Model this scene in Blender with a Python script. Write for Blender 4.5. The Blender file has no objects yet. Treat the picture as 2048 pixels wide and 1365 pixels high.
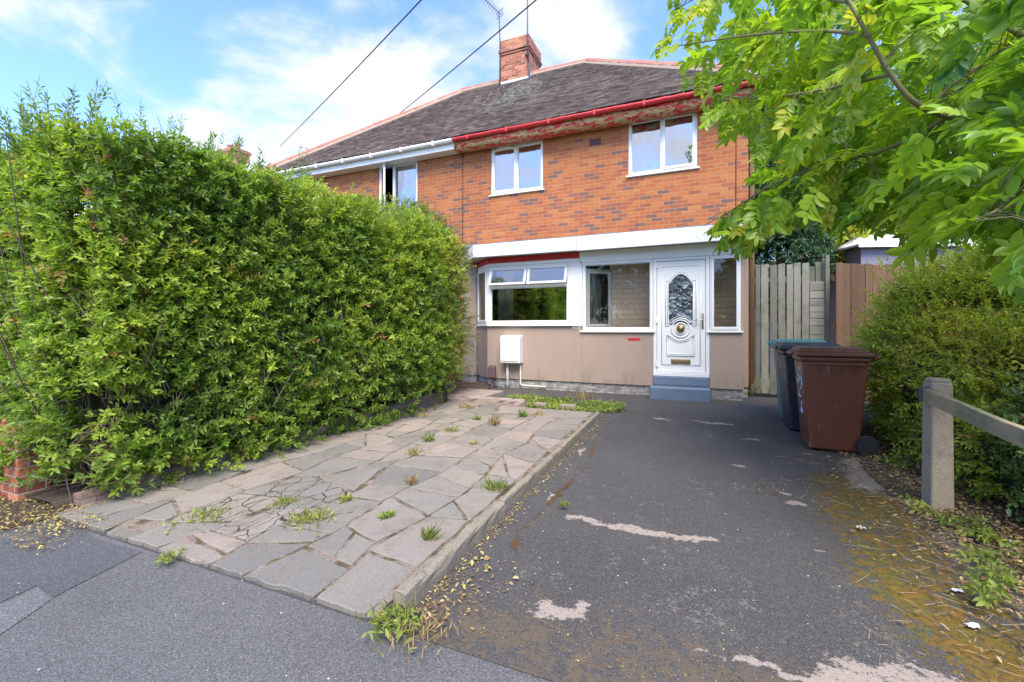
import bpy, bmesh, math, random
import numpy as np
from mathutils import Vector, Matrix
R = math.radians
sc = bpy.context.scene
COL = sc.collection
random.seed(7)
rng = np.random.default_rng(7)

# ------------------------------------------------------------------ camera
# world axes: x along the house front (to the right), y away from the pavement, z up; metres
YAW = R(23.33); CC, SS = math.cos(YAW), math.sin(YAW)
F, CX, HY, HC = 900.0, 1024.0, 658.0, 1.5
cd = bpy.data.cameras.new('camera'); cam = bpy.data.objects.new('camera', cd); COL.objects.link(cam)
cam.location = (0, 0, HC); cam.rotation_euler = (R(90), 0, YAW)
cd.sensor_width = 36; cd.lens = F/2048*36; cd.shift_y = -(682.5-HY)/2048
cd.clip_start = .05; cd.clip_end = 2000
sc.camera = cam

# ------------------------------------------------------------------ light
SUN_EL, SUN_AZ = 56, 156      # azimuth clockwise from +y
w = bpy.data.worlds.new('World'); sc.world = w; w.use_nodes = True
nt = w.node_tree; nt.nodes.clear()
def wn(t, **k):
    n = nt.nodes.new(t)
    for a, b in k.items(): setattr(n, a, b)
    return n
sky = wn('ShaderNodeTexSky'); sky.sky_type = 'NISHITA'; sky.sun_disc = False
sky.sun_elevation = R(SUN_EL); sky.sun_rotation = R(SUN_AZ); sky.air_density = 1.0; sky.dust_density = .6; sky.ozone_density = 4
bg1 = wn('ShaderNodeBackground'); bg1.inputs[1].default_value = .15
hs = wn('ShaderNodeMix', data_type='RGBA', blend_type='MULTIPLY'); hs.inputs[0].default_value = 1; nt.links.new(sky.outputs[0], hs.inputs[6]); hs.inputs[7].default_value = (.80, .87, 1.12, 1)
nt.links.new(hs.outputs[2], bg1.inputs[0])
bg2 = wn('ShaderNodeBackground'); bg2.inputs[0].default_value = (1, .97, .94, 1); bg2.inputs[1].default_value = .40
tc = wn('ShaderNodeTexCoord'); sep = wn('ShaderNodeSeparateXYZ'); nt.links.new(tc.outputs['Generated'], sep.inputs[0])
zz = wn('ShaderNodeMath', operation='ADD'); nt.links.new(sep.outputs[2], zz.inputs[0]); zz.inputs[1].default_value = .28
dx = wn('ShaderNodeMath', operation='DIVIDE'); nt.links.new(sep.outputs[0], dx.inputs[0]); nt.links.new(zz.outputs[0], dx.inputs[1])
dy = wn('ShaderNodeMath', operation='DIVIDE'); nt.links.new(sep.outputs[1], dy.inputs[0]); nt.links.new(zz.outputs[0], dy.inputs[1])
cb = wn('ShaderNodeCombineXYZ'); nt.links.new(dx.outputs[0], cb.inputs[0]); nt.links.new(dy.outputs[0], cb.inputs[1]); cb.inputs[2].default_value = 3.1
n1 = wn('ShaderNodeTexNoise'); n1.inputs['Scale'].default_value = 2.4; n1.inputs['Detail'].default_value = 9; n1.inputs['Roughness'].default_value = .55; n1.inputs['Distortion'].default_value = .35
nt.links.new(cb.outputs[0], n1.inputs['Vector'])
# more cloud over the left of the house than over the right
dirv = Vector((-.60, .80, .42)).normalized()
dot = wn('ShaderNodeVectorMath', operation='DOT_PRODUCT'); nrm = wn('ShaderNodeVectorMath', operation='NORMALIZE')
nt.links.new(tc.outputs['Generated'], nrm.inputs[0]); nt.links.new(nrm.outputs[0], dot.inputs[0]); dot.inputs[1].default_value = dirv
mr = wn('ShaderNodeMapRange'); mr.inputs['From Min'].default_value = .80; mr.inputs['From Max'].default_value = 1.0; mr.inputs['To Min'].default_value = -.09; mr.inputs['To Max'].default_value = .12
nt.links.new(dot.outputs['Value'], mr.inputs[0])
ad = wn('ShaderNodeMath', operation='ADD'); dot2 = wn('ShaderNodeVectorMath', operation='DOT_PRODUCT'); nt.links.new(nrm.outputs[0], dot2.inputs[0]); dot2.inputs[1].default_value = Vector((-.1, -.92, .38)).normalized()
mr2 = wn('ShaderNodeMapRange'); mr2.inputs['From Min'].default_value = .80; mr2.inputs['From Max'].default_value = 1.0; mr2.inputs['To Max'].default_value = .20; nt.links.new(dot2.outputs['Value'], mr2.inputs[0])  # extra unseen cloud behind the view, added to whiten the upper window reflections
ad0 = wn('ShaderNodeMath', operation='ADD'); nt.links.new(n1.outputs[0], ad0.inputs[0]); nt.links.new(mr2.outputs[0], ad0.inputs[1]); nt.links.new(ad0.outputs[0], ad.inputs[0]); nt.links.new(mr.outputs[0], ad.inputs[1])
ramp = wn('ShaderNodeMapRange'); ramp.interpolation_type = 'SMOOTHSTEP'
ramp.inputs['From Min'].default_value = .46; ramp.inputs['From Max'].default_value = .70; ramp.inputs['To Max'].default_value = .92
nt.links.new(ad.outputs[0], ramp.inputs[0])
mx = wn('ShaderNodeMixShader'); nt.links.new(ramp.outputs[0], mx.inputs[0]); nt.links.new(bg1.outputs[0], mx.inputs[1]); nt.links.new(bg2.outputs[0], mx.inputs[2])
wo = wn('ShaderNodeOutputWorld'); nt.links.new(mx.outputs[0], wo.inputs[0])
sl = bpy.data.lights.new('sun', 'SUN'); sl.energy = 2.3; sl.angle = R(38); sl.color = (1, .93, .80)
so = bpy.data.objects.new('sun', sl); COL.objects.link(so)
sd = Vector((math.sin(R(SUN_AZ))*math.cos(R(SUN_EL)), math.cos(R(SUN_AZ))*math.cos(R(SUN_EL)), math.sin(R(SUN_EL))))
so.rotation_euler = sd.to_track_quat('Z', 'Y').to_euler()
sc.view_settings.view_transform = 'Standard'; sc.view_settings.look = 'None'
sc.view_settings.exposure = 1.68; sc.view_settings.gamma = 1
sc.cycles.max_bounces = 7; sc.cycles.transparent_max_bounces = 12; sc.cycles.sample_clamp_indirect = 6

# ------------------------------------------------------------------ geometry helpers
def gz(v): return .036*min(max(v-1.8, 0), 6.9)
def gzn(v): return .036*np.clip(v-1.8, 0, 6.9)
def unp(px, py, Y):                      # a point at depth Y in front of the view
    X = (px-CX)/F*Y; z = HC+(HY-py)/F*Y
    return Vector((CC*X-SS*Y, SS*X+CC*Y, z))
def G(px, py):                           # a point on the ground
    X1 = (px-CX)/F; k = SS*X1+CC; d = (py-HY)/F
    Y = (HC+.036*1.8)/(d+.036*k)
    if k*Y < 1.8: Y = HC/d
    return CC*X1*Y-SS*Y, k*Y
def proj(P):
    X = CC*P[..., 0]+SS*P[..., 1]; Y = -SS*P[..., 0]+CC*P[..., 1]
    Ys = np.where(Y > .05, Y, .05)
    return CX+F*X/Ys, HY-F*(P[..., 2]-HC)/Ys, Y
def _h(ix, iy, iz, seed):
    n = (ix*374761393+iy*668265263+iz*1440662683+seed*974634777) & 0xffffffff
    n = ((n ^ (n >> 13))*1274126177) & 0xffffffff
    return ((n ^ (n >> 16)) & 0xffff)/65535.0
def noise(x, y, z=0., seed=0):
    x, y, z = np.broadcast_arrays(np.asarray(x, float), np.asarray(y, float), np.asarray(z, float))
    xi, yi, zi = [np.floor(a).astype(np.int64) for a in (x, y, z)]
    fx, fy, fz = x-xi, y-yi, z-zi
    fx, fy, fz = [a*a*(3-2*a) for a in (fx, fy, fz)]
    r = 0
    for a in (0, 1):
        for b in (0, 1):
            for c in (0, 1):
                r = r+_h(xi+a, yi+b, zi+c, seed)*(fx if a else 1-fx)*(fy if b else 1-fy)*(fz if c else 1-fz)
    return r
def fbm(x, y, z=0., seed=0, o=4):
    r, a, t = 0, .5, 0
    for k in range(o):
        r = r+a*noise(np.asarray(x)*2**k, np.asarray(y)*2**k, np.asarray(z)*2**k, seed+k*17); t += a; a *= .5
    return r/t

def tag(o, label=None, cat=None, group=None, kind=None):
    if label: o['label'] = label
    if cat: o['category'] = cat
    if group: o['group'] = group
    if kind: o['kind'] = kind
    return o
def empty(name, loc, label, cat, group=None):
    o = bpy.data.objects.new(name, None); COL.objects.link(o); o.location = loc; o.empty_display_size = .1
    tag(o, label, cat, group); return o
def link(name, me, mat, parent=None):
    o = bpy.data.objects.new(name, me); COL.objects.link(o)
    for m in (mat if isinstance(mat, (list, tuple)) else [mat]):
        me.materials.append(m)
    if parent:
        o.parent = parent
        o.matrix_parent_inverse = Matrix.Identity(4)
        W = Matrix.Identity(4); p = parent
        chain = []
        while p: chain.append(p); p = p.parent
        for q in reversed(chain): W = W @ q.matrix_parent_inverse @ Matrix.LocRotScale(q.location, q.rotation_euler, q.scale)
        me.transform(W.inverted())         # meshes are written in world coordinates
    return o
class MB:
    def __init__(s, M=None): s.v = []; s.f = []; s.m = []; s.M = M or Matrix.Identity(4); s.mi = 0
    def add(s, vs, fs):
        b = len(s.v)
        s.v += [tuple(s.M @ Vector(p)) for p in vs]
        s.f += [tuple(b+i for i in f) for f in fs]; s.m += [s.mi]*len(fs)
    def box(s, x0, x1, y0, y1, z0, z1):
        s.add([(x0,y0,z0),(x1,y0,z0),(x1,y1,z0),(x0,y1,z0),(x0,y0,z1),(x1,y0,z1),(x1,y1,z1),(x0,y1,z1)],
              [(0,3,2,1),(4,5,6,7),(0,1,5,4),(1,2,6,5),(2,3,7,6),(3,0,4,7)]); return s
    def frustum(s, b, t):
        """b,t: (x0,x1,y0,y1,z)"""
        s.add([(b[0],b[2],b[4]),(b[1],b[2],b[4]),(b[1],b[3],b[4]),(b[0],b[3],b[4]),(t[0],t[2],t[4]),(t[1],t[2],t[4]),(t[1],t[3],t[4]),(t[0],t[3],t[4])],
              [(0,3,2,1),(4,5,6,7),(0,1,5,4),(1,2,6,5),(2,3,7,6),(3,0,4,7)]); return s
    def prism(s, poly, axis, a, b):
        """poly 2D counter-clockwise; axis 'z': (x,y), 'y': (x,z), 'x': (y,z)"""
        def P(p, t): return (p[0],p[1],t) if axis=='z' else ((p[0],t,p[1]) if axis=='y' else (t,p[0],p[1]))
        n = len(poly)
        s.add([P(p,a) for p in poly]+[P(p,b) for p in poly],
              [tuple(range(n))[::-1], tuple(range(n,2*n))]+[(i,(i+1)%n,n+(i+1)%n,n+i) for i in range(n)]); return s
    def tube(s, path, r, n=8, closed=False, flat=1.0):
        path = [Vector(p) for p in path]; m = len(path); rr = r if isinstance(r,(list,tuple)) else [r]*m
        vs = []; up0 = None
        for i, p in enumerate(path):
            if closed: d = path[(i+1)%m]-path[i-1]
            else: d = path[min(i+1,m-1)]-path[max(i-1,0)]
            if d.length < 1e-9: d = Vector((0,0,1))
            d.normalize()
            if up0 is None:
                up0 = Vector((0,0,1)) if abs(d.z) < .9 else Vector((1,0,0))
            a = up0-d*up0.dot(d)
            if a.length < 1e-6: a = d.orthogonal()
            a.normalize(); up0 = a; b = d.cross(a)
            for k in range(n):
                t = 2*math.pi*k/n
                vs.append(p+(a*math.cos(t)+b*math.sin(t)*flat)*rr[i])
        fs = []
        for i in range(m if closed else m-1):
            j = (i+1)%m
            for k in range(n): fs.append((i*n+k, i*n+(k+1)%n, j*n+(k+1)%n, j*n+k))
        if not closed: fs += [tuple(range(n))[::-1], tuple((m-1)*n+k for k in range(n))]
        s.add(vs, fs); return s
    def lathe(s, prof, c, axis='z', n=24):
        vs = []; m = len(prof)
        for (r, h) in prof:
            for k in range(n):
                t = 2*math.pi*k/n; a, b = r*math.cos(t), r*math.sin(t)
                p = {'z':(a,b,h),'y':(a,h,b),'x':(h,a,b)}[axis]
                vs.append((c[0]+p[0], c[1]+p[1], c[2]+p[2]))
        fs = [(i*n+k, i*n+(k+1)%n, (i+1)*n+(k+1)%n, (i+1)*n+k) for i in range(m-1) for k in range(n)]
        fs += [tuple(range(n))[::-1], tuple((m-1)*n+k for k in range(n))]
        s.add(vs, fs); return s
    def build(s, name, mat, parent=None, bevel=0, smooth=False, seg=2):
        me = bpy.data.meshes.new(name); me.from_pydata(s.v, [], s.f); me.update()
        bm = bmesh.new(); bm.from_mesh(me); bmesh.ops.recalc_face_normals(bm, faces=bm.faces); bm.to_mesh(me); bm.free()
        if any(s.m): me.polygons.foreach_set('material_index', s.m)
        if smooth: me.polygons.foreach_set('use_smooth', [True]*len(me.polygons))
        o = link(name, me, mat, parent)
        if bevel:
            md = o.modifiers.new('b', 'BEVEL'); md.width = bevel; md.segments = seg; md.limit_method = 'ANGLE'; md.angle_limit = R(40)
        return o
def npmesh(name, V, Q, mat, parent=None, attrs=None, smooth=False, uv=None):
    """V (n,3), Q (m,4) quads (or (m,3))"""
    me = bpy.data.meshes.new(name); V = np.ascontiguousarray(V, dtype=np.float32); Q = np.ascontiguousarray(Q, dtype=np.int32)
    me.vertices.add(len(V)); me.vertices.foreach_set('co', V.ravel())
    k = Q.shape[1]; me.loops.add(Q.size); me.loops.foreach_set('vertex_index', Q.ravel())
    me.polygons.add(len(Q)); me.polygons.foreach_set('loop_start', np.arange(0, Q.size, k, dtype=np.int32)); me.polygons.foreach_set('loop_total', np.full(len(Q), k, dtype=np.int32))
    me.update(calc_edges=True)
    for an, arr in (attrs or {}).items():
        a = me.attributes.new(an, 'FLOAT', 'POINT'); a.data.foreach_set('value', np.ascontiguousarray(arr, dtype=np.float32))
    if smooth: me.polygons.foreach_set('use_smooth', np.ones(len(Q), dtype=bool))
    return link(name, me, mat, parent)

def nz(a): return a/np.maximum(np.linalg.norm(a, axis=-1, keepdims=True), 1e-9)
def leaf_arrays(P, D, N, L, W, tint, fine=False, fold=.25, droop=.15):
    n = len(P); D = nz(D); S = nz(np.cross(D, N)); N = nz(np.cross(S, D))
    L = np.broadcast_to(L, (n,))[:, None]; W = np.broadcast_to(W, (n,))[:, None]
    if not fine:
        prof = [(0,0,0),(.38,.5,1),(.72,.36,1),(1,0,0),(.72,-.36,1),(.38,-.5,1)]
        quads = [(0,1,2,3),(0,3,4,5)]
    else:
        ts = [0,.12,.3,.5,.7,.87,1.0]; ws = [.0,.30,.47,.5,.40,.2,.0]
        prof = [(t,0,0) for t in ts]+[(t,a,1) for t,a in zip(ts,ws)]+[(t,-a,1) for t,a in zip(ts,ws)]
        quads = [(i,i+1,7+i+1,7+i) for i in range(6)]+[(i,14+i,14+i+1,i+1) for i in range(6)]
    vs = []
    for t, a, f in prof:
        vs.append(P+D*L*t+S*W*a+N*(W*abs(a)*fold*f-L*droop*t*t))
    V = np.stack(vs, 1).reshape(-1, 3); k = len(prof)
    Q = (np.arange(n)[:, None, None]*k+np.array(quads)[None]).reshape(-1, 4)
    extra = {}
    return V, Q, np.repeat(tint, k)
def leaf_mesh(name, parts, mat, parent=None, smooth=False):
    Vs, Qs, Ts, b = [], [], [], 0
    for V, Q, T in parts: Vs.append(V); Qs.append(Q+b); Ts.append(T); b += len(V)
    return npmesh(name, np.concatenate(Vs), np.concatenate(Qs), mat, parent, {'tint': np.concatenate(Ts)}, smooth)
def stick_arrays(A, B, r0, r1):
    """thin three-sided sticks from A to B"""
    n = len(A); D = nz(B-A); ref = np.where(np.abs(D[:, 2:3]) < .9, np.array([[0,0,1.]]), np.array([[1.,0,0]]))
    a = nz(np.cross(D, ref)); b = np.cross(D, a); vs = []
    for P, r in ((A, r0), (B, r1)):
        for k in range(3):
            t = 2*math.pi*k/3; vs.append(P+(a*math.cos(t)+b*math.sin(t))*np.broadcast_to(r, (n,))[:, None])
    V = np.stack(vs, 1).reshape(-1, 3)
    Q = (np.arange(n)[:, None, None]*6+np.array([(0,1,4,3),(1,2,5,4),(2,0,3,5)])[None]).reshape(-1, 4)
    return V, Q, np.repeat(rng.random(n), 6)

# ------------------------------------------------------------------ materials
class NT:
    def __init__(s, name):
        s.m = bpy.data.materials.new(name); s.m.use_nodes = True; s.t = s.m.node_tree; s.t.nodes.clear()
        s.out = s.n('ShaderNodeOutputMaterial')
    def n(s, t, **k):
        x = s.t.nodes.new(t)
        for a, b in k.items(): setattr(x, a, b)
        return x
    def l(s, a, b): s.t.links.new(a, b)
    def put(s, sock, v):
        if isinstance(v, bpy.types.NodeSocket): s.l(v, sock)
        elif isinstance(v, (tuple, list)): sock.default_value = tuple(v)+((1,) if len(v) == 3 and sock.type == 'RGBA' else ())
        else: sock.default_value = v
    def pos(s): return s.n('ShaderNodeNewGeometry').outputs['Position']
    def math(s, op, a, b=None, clamp=False):
        x = s.n('ShaderNodeMath', operation=op); x.use_clamp = clamp; s.put(x.inputs[0], a)
        if b is not None: s.put(x.inputs[1], b)
        return x.outputs[0]
    def noise(s, scale, detail=4, rough=.55, vec=None, dist=0):
        x = s.n('ShaderNodeTexNoise'); x.inputs['Scale'].default_value = scale; x.inputs['Detail'].default_value = detail
        x.inputs['Roughness'].default_value = rough; x.inputs['Distortion'].default_value = dist
        s.l(vec if vec is not None else s.pos(), x.inputs['Vector']); return x.outputs[0]
    def scale(s, v, k):
        x = s.n('ShaderNodeVectorMath', operation='MULTIPLY'); s.l(v, x.inputs[0]); x.inputs[1].default_value = k; return x.outputs[0]
    def vor(s, scale, feature='F1', vec=None, rnd=1):
        x = s.n('ShaderNodeTexVoronoi', feature=feature); x.inputs['Scale'].default_value = scale; x.inputs['Randomness'].default_value = rnd
        s.l(vec if vec is not None else s.pos(), x.inputs['Vector']); return x
    def rng(s, v, a, b, c=0., d=1., smooth=True):
        x = s.n('ShaderNodeMapRange'); x.interpolation_type = 'SMOOTHSTEP' if smooth else 'LINEAR'
        s.put(x.inputs[0], v); x.inputs[1].default_value = a; x.inputs[2].default_value = b; x.inputs[3].default_value = c; x.inputs[4].default_value = d
        return x.outputs[0]
    def mix(s, f, a, b, mode='MIX'):
        x = s.n('ShaderNodeMix', data_type='RGBA', blend_type=mode); s.put(x.inputs[0], f); s.put(x.inputs[6], a); s.put(x.inputs[7], b)
        return x.outputs[2]
    def ramp(s, f, stops, const=False):
        x = s.n('ShaderNodeValToRGB'); s.put(x.inputs[0], f); e = x.color_ramp.elements
        if const: x.color_ramp.interpolation = 'CONSTANT'
        while len(e) < len(stops): e.new(.5)
        for i, (p, c) in enumerate(stops): e[i].position = p; e[i].color = tuple(c)+(1,)
        return x.outputs[0]
    def bump(s, h, strength=.5, dist=.01, nrm=None):
        x = s.n('ShaderNodeBump'); x.inputs['Strength'].default_value = strength; x.inputs['Distance'].default_value = dist
        s.l(h, x.inputs['Height'])
        if nrm is not None: s.l(nrm, x.inputs['Normal'])
        return x.outputs[0]
    def attr(s, name):
        return s.n('ShaderNodeAttribute', attribute_name=name).outputs['Fac']
    def bsdf(s, col, rough=.6, nrm=None, metal=0, spec=.5, coat=0):
        x = s.n('ShaderNodeBsdfPrincipled'); s.put(x.inputs['Base Color'], col); s.put(x.inputs['Roughness'], rough)
        x.inputs['Metallic'].default_value = metal; x.inputs['Specular IOR Level'].default_value = spec; x.inputs['Coat Weight'].default_value = coat
        if nrm is not None: s.l(nrm, x.inputs['Normal'])
        s.l(x.outputs[0], s.out.inputs[0]); return x
def wallvec(t):
    """(x+y, z, 0): brick coordinates for walls facing along x or y"""
    sp = t.n('ShaderNodeSeparateXYZ'); t.l(t.pos(), sp.inputs[0])
    c = t.n('ShaderNodeCombineXYZ'); t.l(t.math('ADD', sp.outputs[0], sp.outputs[1]), c.inputs[0]); t.l(sp.outputs[2], c.inputs[1])
    return c.outputs[0]
def bricktex(t, vec, w=.225, h=.075, mortar=.006, off=.5):
    b = t.n('ShaderNodeTexBrick'); b.offset = off; b.inputs['Scale'].default_value = 1; b.inputs['Brick Width'].default_value = w; b.inputs['Row Height'].default_value = h
    b.inputs['Mortar Size'].default_value = mortar; b.inputs['Mortar Smooth'].default_value = .3; b.inputs['Bias'].default_value = 0
    b.inputs['Color1'].default_value = (0,0,0,1); b.inputs['Color2'].default_value = (1,1,1,1); b.inputs['Mortar'].default_value = (.5,.5,.5,1)
    t.l(vec, b.inputs['Vector']); return b
def brick_mat(name, stops, mortar=(.42,.33,.24), w=.225, h=.075, bump=.6):
    t = NT(name); p = t.pos(); v = wallvec(t)
    wob = t.n('ShaderNodeVectorMath', operation='ADD'); t.l(v, wob.inputs[0])
    nn = t.n('ShaderNodeTexNoise'); nn.inputs['Scale'].default_value = 9; t.l(v, nn.inputs['Vector'])
    sb = t.n('ShaderNodeVectorMath', operation='MULTIPLY_ADD'); t.l(nn.outputs['Color'], sb.inputs[0]); sb.inputs[1].default_value = (.012,.008,0); sb.inputs[2].default_value = (-.006,-.004,0)
    t.l(sb.outputs[0], wob.inputs[1]); b = bricktex(t, wob.outputs[0], w, h)
    rnd = t.math('ADD', b.outputs['Color'], t.math('MULTIPLY', t.math('SUBTRACT', t.noise(1.3, 3), .5), .35))
    col = t.ramp(rnd, stops)
    mott = t.noise(38, 5, .65); col = t.mix(t.rng(mott, .35, .75, 0, .45), col, (.16,.10,.09), 'MULTIPLY') if False else t.mix(t.rng(mott, .42, .72, 0, .35), col, (.62,.5,.42), 'MULTIPLY')
    big = t.noise(.9, 4); col = t.mix(t.rng(big, .35, .7, 0, .4), col, (.74,.66,.62), 'MULTIPLY')
    mc = t.mix(t.noise(14, 4), tuple(c*.75 for c in mortar), tuple(min(1,c*1.2) for c in mortar))
    col = t.mix(b.outputs['Fac'], col, mc)
    hgt = t.math('SUBTRACT', t.math('MULTIPLY', t.noise(60, 5, .7), .5), b.outputs['Fac'])
    t.bsdf(col, .88, t.bump(hgt, bump, .008), spec=.25); return t.m
M = {}
M['brick'] = brick_mat('orange_brick', [(0,(.19,.105,.085)),(.10,(.25,.115,.08)),(.16,(.33,.105,.055)),(.40,(.41,.128,.048)),(.7,(.45,.150,.052)),(1,(.47,.185,.066))], (.40,.235,.14))
M['brick_red'] = brick_mat('red_brick', [(0,(.20,.07,.05)),(.3,(.36,.11,.06)),(.7,(.48,.17,.09)),(1,(.55,.24,.13))], (.40,.33,.26))
M['brick_grey'] = brick_mat('weathered_edging_brick', [(0,(.17,.11,.09)),(.5,(.27,.18,.15)),(1,(.36,.26,.21))], (.16,.13,.10), .21, .085)
def simple(name, col, rough=.5, var=.15, scale=6, bump=0, bscale=80, spec=.5, metal=0, dirt=None, coat=0):
    t = NT(name); a = tuple(c*(1-var) for c in col); b = tuple(min(1,c*(1+var)) for c in col)
    c = t.mix(t.noise(scale, 5, .6), a, b)
    if dirt: c = t.mix(t.rng(t.noise(dirt[1], 6, .7), dirt[2], dirt[2]+.15, 0, dirt[3]), c, dirt[0])
    t.bsdf(c, rough, t.bump(t.noise(bscale, 4, .6), bump, .004) if bump else None, metal, spec, coat); return t.m
M['upvc'] = simple('white_upvc', (.80,.78,.74), .28, .03, 2, dirt=((.55,.52,.45),9,.62,.35))
M['canopy'] = simple('white_canopy_board', (.76,.75,.73), .35, .05, 2, dirt=((.5,.47,.40),5,.54,.35))
M['soffit'] = simple('painted_soffit', (.62,.60,.54), .6, .06, 3, dirt=((.3,.27,.2),4,.58,.5))
def render_mat(name, col, brick=False):
    t = NT(name); c = t.mix(t.noise(1.6, 5), tuple(x*.88 for x in col), tuple(x*1.08 for x in col))
    c = t.mix(t.rng(t.noise(150, 3, .7), .45, .7, 0, .35), c, tuple(x*.6 for x in col))
    sp = t.n('ShaderNodeSeparateXYZ'); t.l(t.pos(), sp.inputs[0])
    st = t.noise(3, 5, .7, t.scale(t.pos(), (1.4,1.4,.35)))
    low = t.math('MULTIPLY', t.rng(sp.outputs[2], .44, .8, 1, 0), t.rng(st, .45, .65))
    c = t.mix(t.math('MULTIPLY', low, .7), c, (.20,.17,.12))
    c = t.mix(t.rng(t.noise(2.2, 6, .7, t.scale(t.pos(), (3,3,.3))), .5, .7, 0, .2), c, tuple(x*.7 for x in col))
    h = t.noise(170, 3, .7); n = t.bump(h, .55, .004)
    if brick:
        b = bricktex(t, wallvec(t), .225, .105, .006); n = t.bump(t.math('SUBTRACT', 1, b.outputs['Fac']), .7, .01, n)
        c = t.mix(t.math('MULTIPLY', b.outputs['Fac'], .15), c, (.2,.15,.1))
    t.bsdf(c, .92, n, spec=.2); return t.m
M['render'] = render_mat('beige_pebble_render', (.40,.295,.23))
M['inner'] = render_mat('beige_painted_brickwork', (.74,.57,.44), True)
def plinth_mat():
    t = NT('flaking_white_plinth'); n = t.noise(9, 7, .75, t.scale(t.pos(), (1,1,2.2)))
    c = t.ramp(n, [(0,(.07,.065,.055)),(.42,(.16,.145,.125)),(.54,(.30,.28,.25)),(.66,(.48,.46,.42)),(1,(.62,.60,.56))])
    b = bricktex(t, wallvec(t), .45, .1, .006)
    c = t.mix(t.math('MULTIPLY', b.outputs['Fac'], .5), c, (.1,.09,.07)); t.bsdf(c, .9, t.bump(n, .8, .01)); return t.m
M['plinth'] = plinth_mat()
M['step'] = simple('blue_grey_painted_step', (.125,.165,.225), .6, .18, 5, .4, 60, dirt=((.3,.3,.3),12,.62,.5))
def peel(name, cream=.5):
    t = NT(name); v = t.scale(t.pos(), (1,1,3))
    n = t.noise(5.5, 8, .72, v, .6); red = t.mix(t.noise(30, 3), (.42,.012,.015), (.62,.03,.03))
    c = t.mix(t.rng(n, cream, cream+.02), red, t.mix(t.noise(40,4), (.55,.44,.18), (.32,.23,.10)))
    c = t.mix(t.rng(t.noise(16, 7, .75, v), .60, .66), c, (.09,.03,.025))
    t.bsdf(c, .45, t.bump(t.noise(24, 6, .7), .9, .02)); return t.m
M['red_peel'] = peel('peeling_red_paint', .49); M['red_gutter'] = peel('lumpy_red_gutter_paint', .66); M['red'] = peel('red_paint', .70)
def roof_mat(name, c0, c1, lichen):
    t = NT(name); sp = t.n('ShaderNodeSeparateXYZ'); t.l(t.pos(), sp.inputs[0])
    cb_ = t.n('ShaderNodeCombineXYZ'); t.l(t.math('ADD', sp.outputs[0], t.math('MULTIPLY', sp.outputs[1], .001)), cb_.inputs[0]); t.l(t.math('MULTIPLY', t.math('SUBTRACT', sp.outputs[2], 5.83), 1/.0642*.1), cb_.inputs[1])
    b = bricktex(t, cb_.outputs[0], .165, .1, .004)
    c = t.ramp(b.outputs['Color'], [(0, tuple(x*.55 for x in c0)), (.3, c0), (.8, c1), (1, tuple(x*1.35 for x in c1))])
    c = t.mix(t.rng(t.noise(.7, 5, .6), .35, .7, 0, .5), c, (.55,.5,.5), 'MULTIPLY')
    c = t.mix(t.rng(t.noise(45, 5, .7), .5, .8, 0, .5), c, (.28,.25,.22))
    # pale lichen below the chimney
    dv = t.n('ShaderNodeVectorMath', operation='SUBTRACT'); t.l(t.pos(), dv.inputs[0]); dv.inputs[1].default_value = (-5.0, 11.4, 8.0)
    ds = t.n('ShaderNodeVectorMath', operation='LENGTH'); t.l(t.scale(dv.outputs[0], (.62,.42,.42)), ds.inputs[0])
    g = t.math('MULTIPLY', t.rng(ds.outputs['Value'], .15, 1.15, 1, 0), lichen)
    ln = t.rng(t.math('ADD', t.noise(9, 8, .75), t.math('MULTIPLY', g, .17)), .60, .70)
    c = t.mix(ln, c, t.mix(t.rng(t.noise(3.5,3), .62, .7), (.27,.27,.23), (.34,.28,.07)))
    c = t.mix(t.math('MULTIPLY', b.outputs['Fac'], .6), c, (.03,.025,.022))
    t.bsdf(c, .9, t.bump(t.noise(60, 4), .4, .006), spec=.2); return t.m
M['roof'] = roof_mat('plain_clay_roof_tiles', (.115,.088,.076), (.17,.132,.112), .8)
M['roof_n'] = roof_mat('browner_clay_roof_tiles', (.115,.082,.072), (.17,.125,.108), .6)
M['ridge'] = simple('terracotta_ridge_tile', (.36,.15,.10), .85, .3, 5, .5, 40, dirt=((.22,.2,.18),8,.55,.6))
M['mortar'] = simple('pointing_mortar', (.36,.26,.19), .95, .2, 12, .7, 50)
M['lead'] = simple('lead_flashing', (.20,.21,.23), .55, .25, 6, .3, 30, metal=.3)
M['metal'] = simple('dull_grey_metal', (.09,.09,.10), .6, .2, 8, metal=.3)
M['cable'] = simple('black_cable', (.03,.03,.03), .6)
M['dark'] = simple('room_shade_colour', (.035,.033,.03), .9)  # near-black room walls: the interior darkness is put into the colour
M['brass'] = simple('worn_brass', (.34,.25,.12), .42, .2, 20, metal=1, dirt=((.12,.09,.05),25,.58,.6))
M['chrome'] = simple('aged_chrome_handle', (.42,.38,.28), .3, .2, 20, metal=1)
M['curtain'] = simple('cream_curtain', (.66,.64,.55), .9, .06, 3)
M['net'] = simple('white_net_curtain', (.72,.75,.77), .9, .05, 3)
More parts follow.
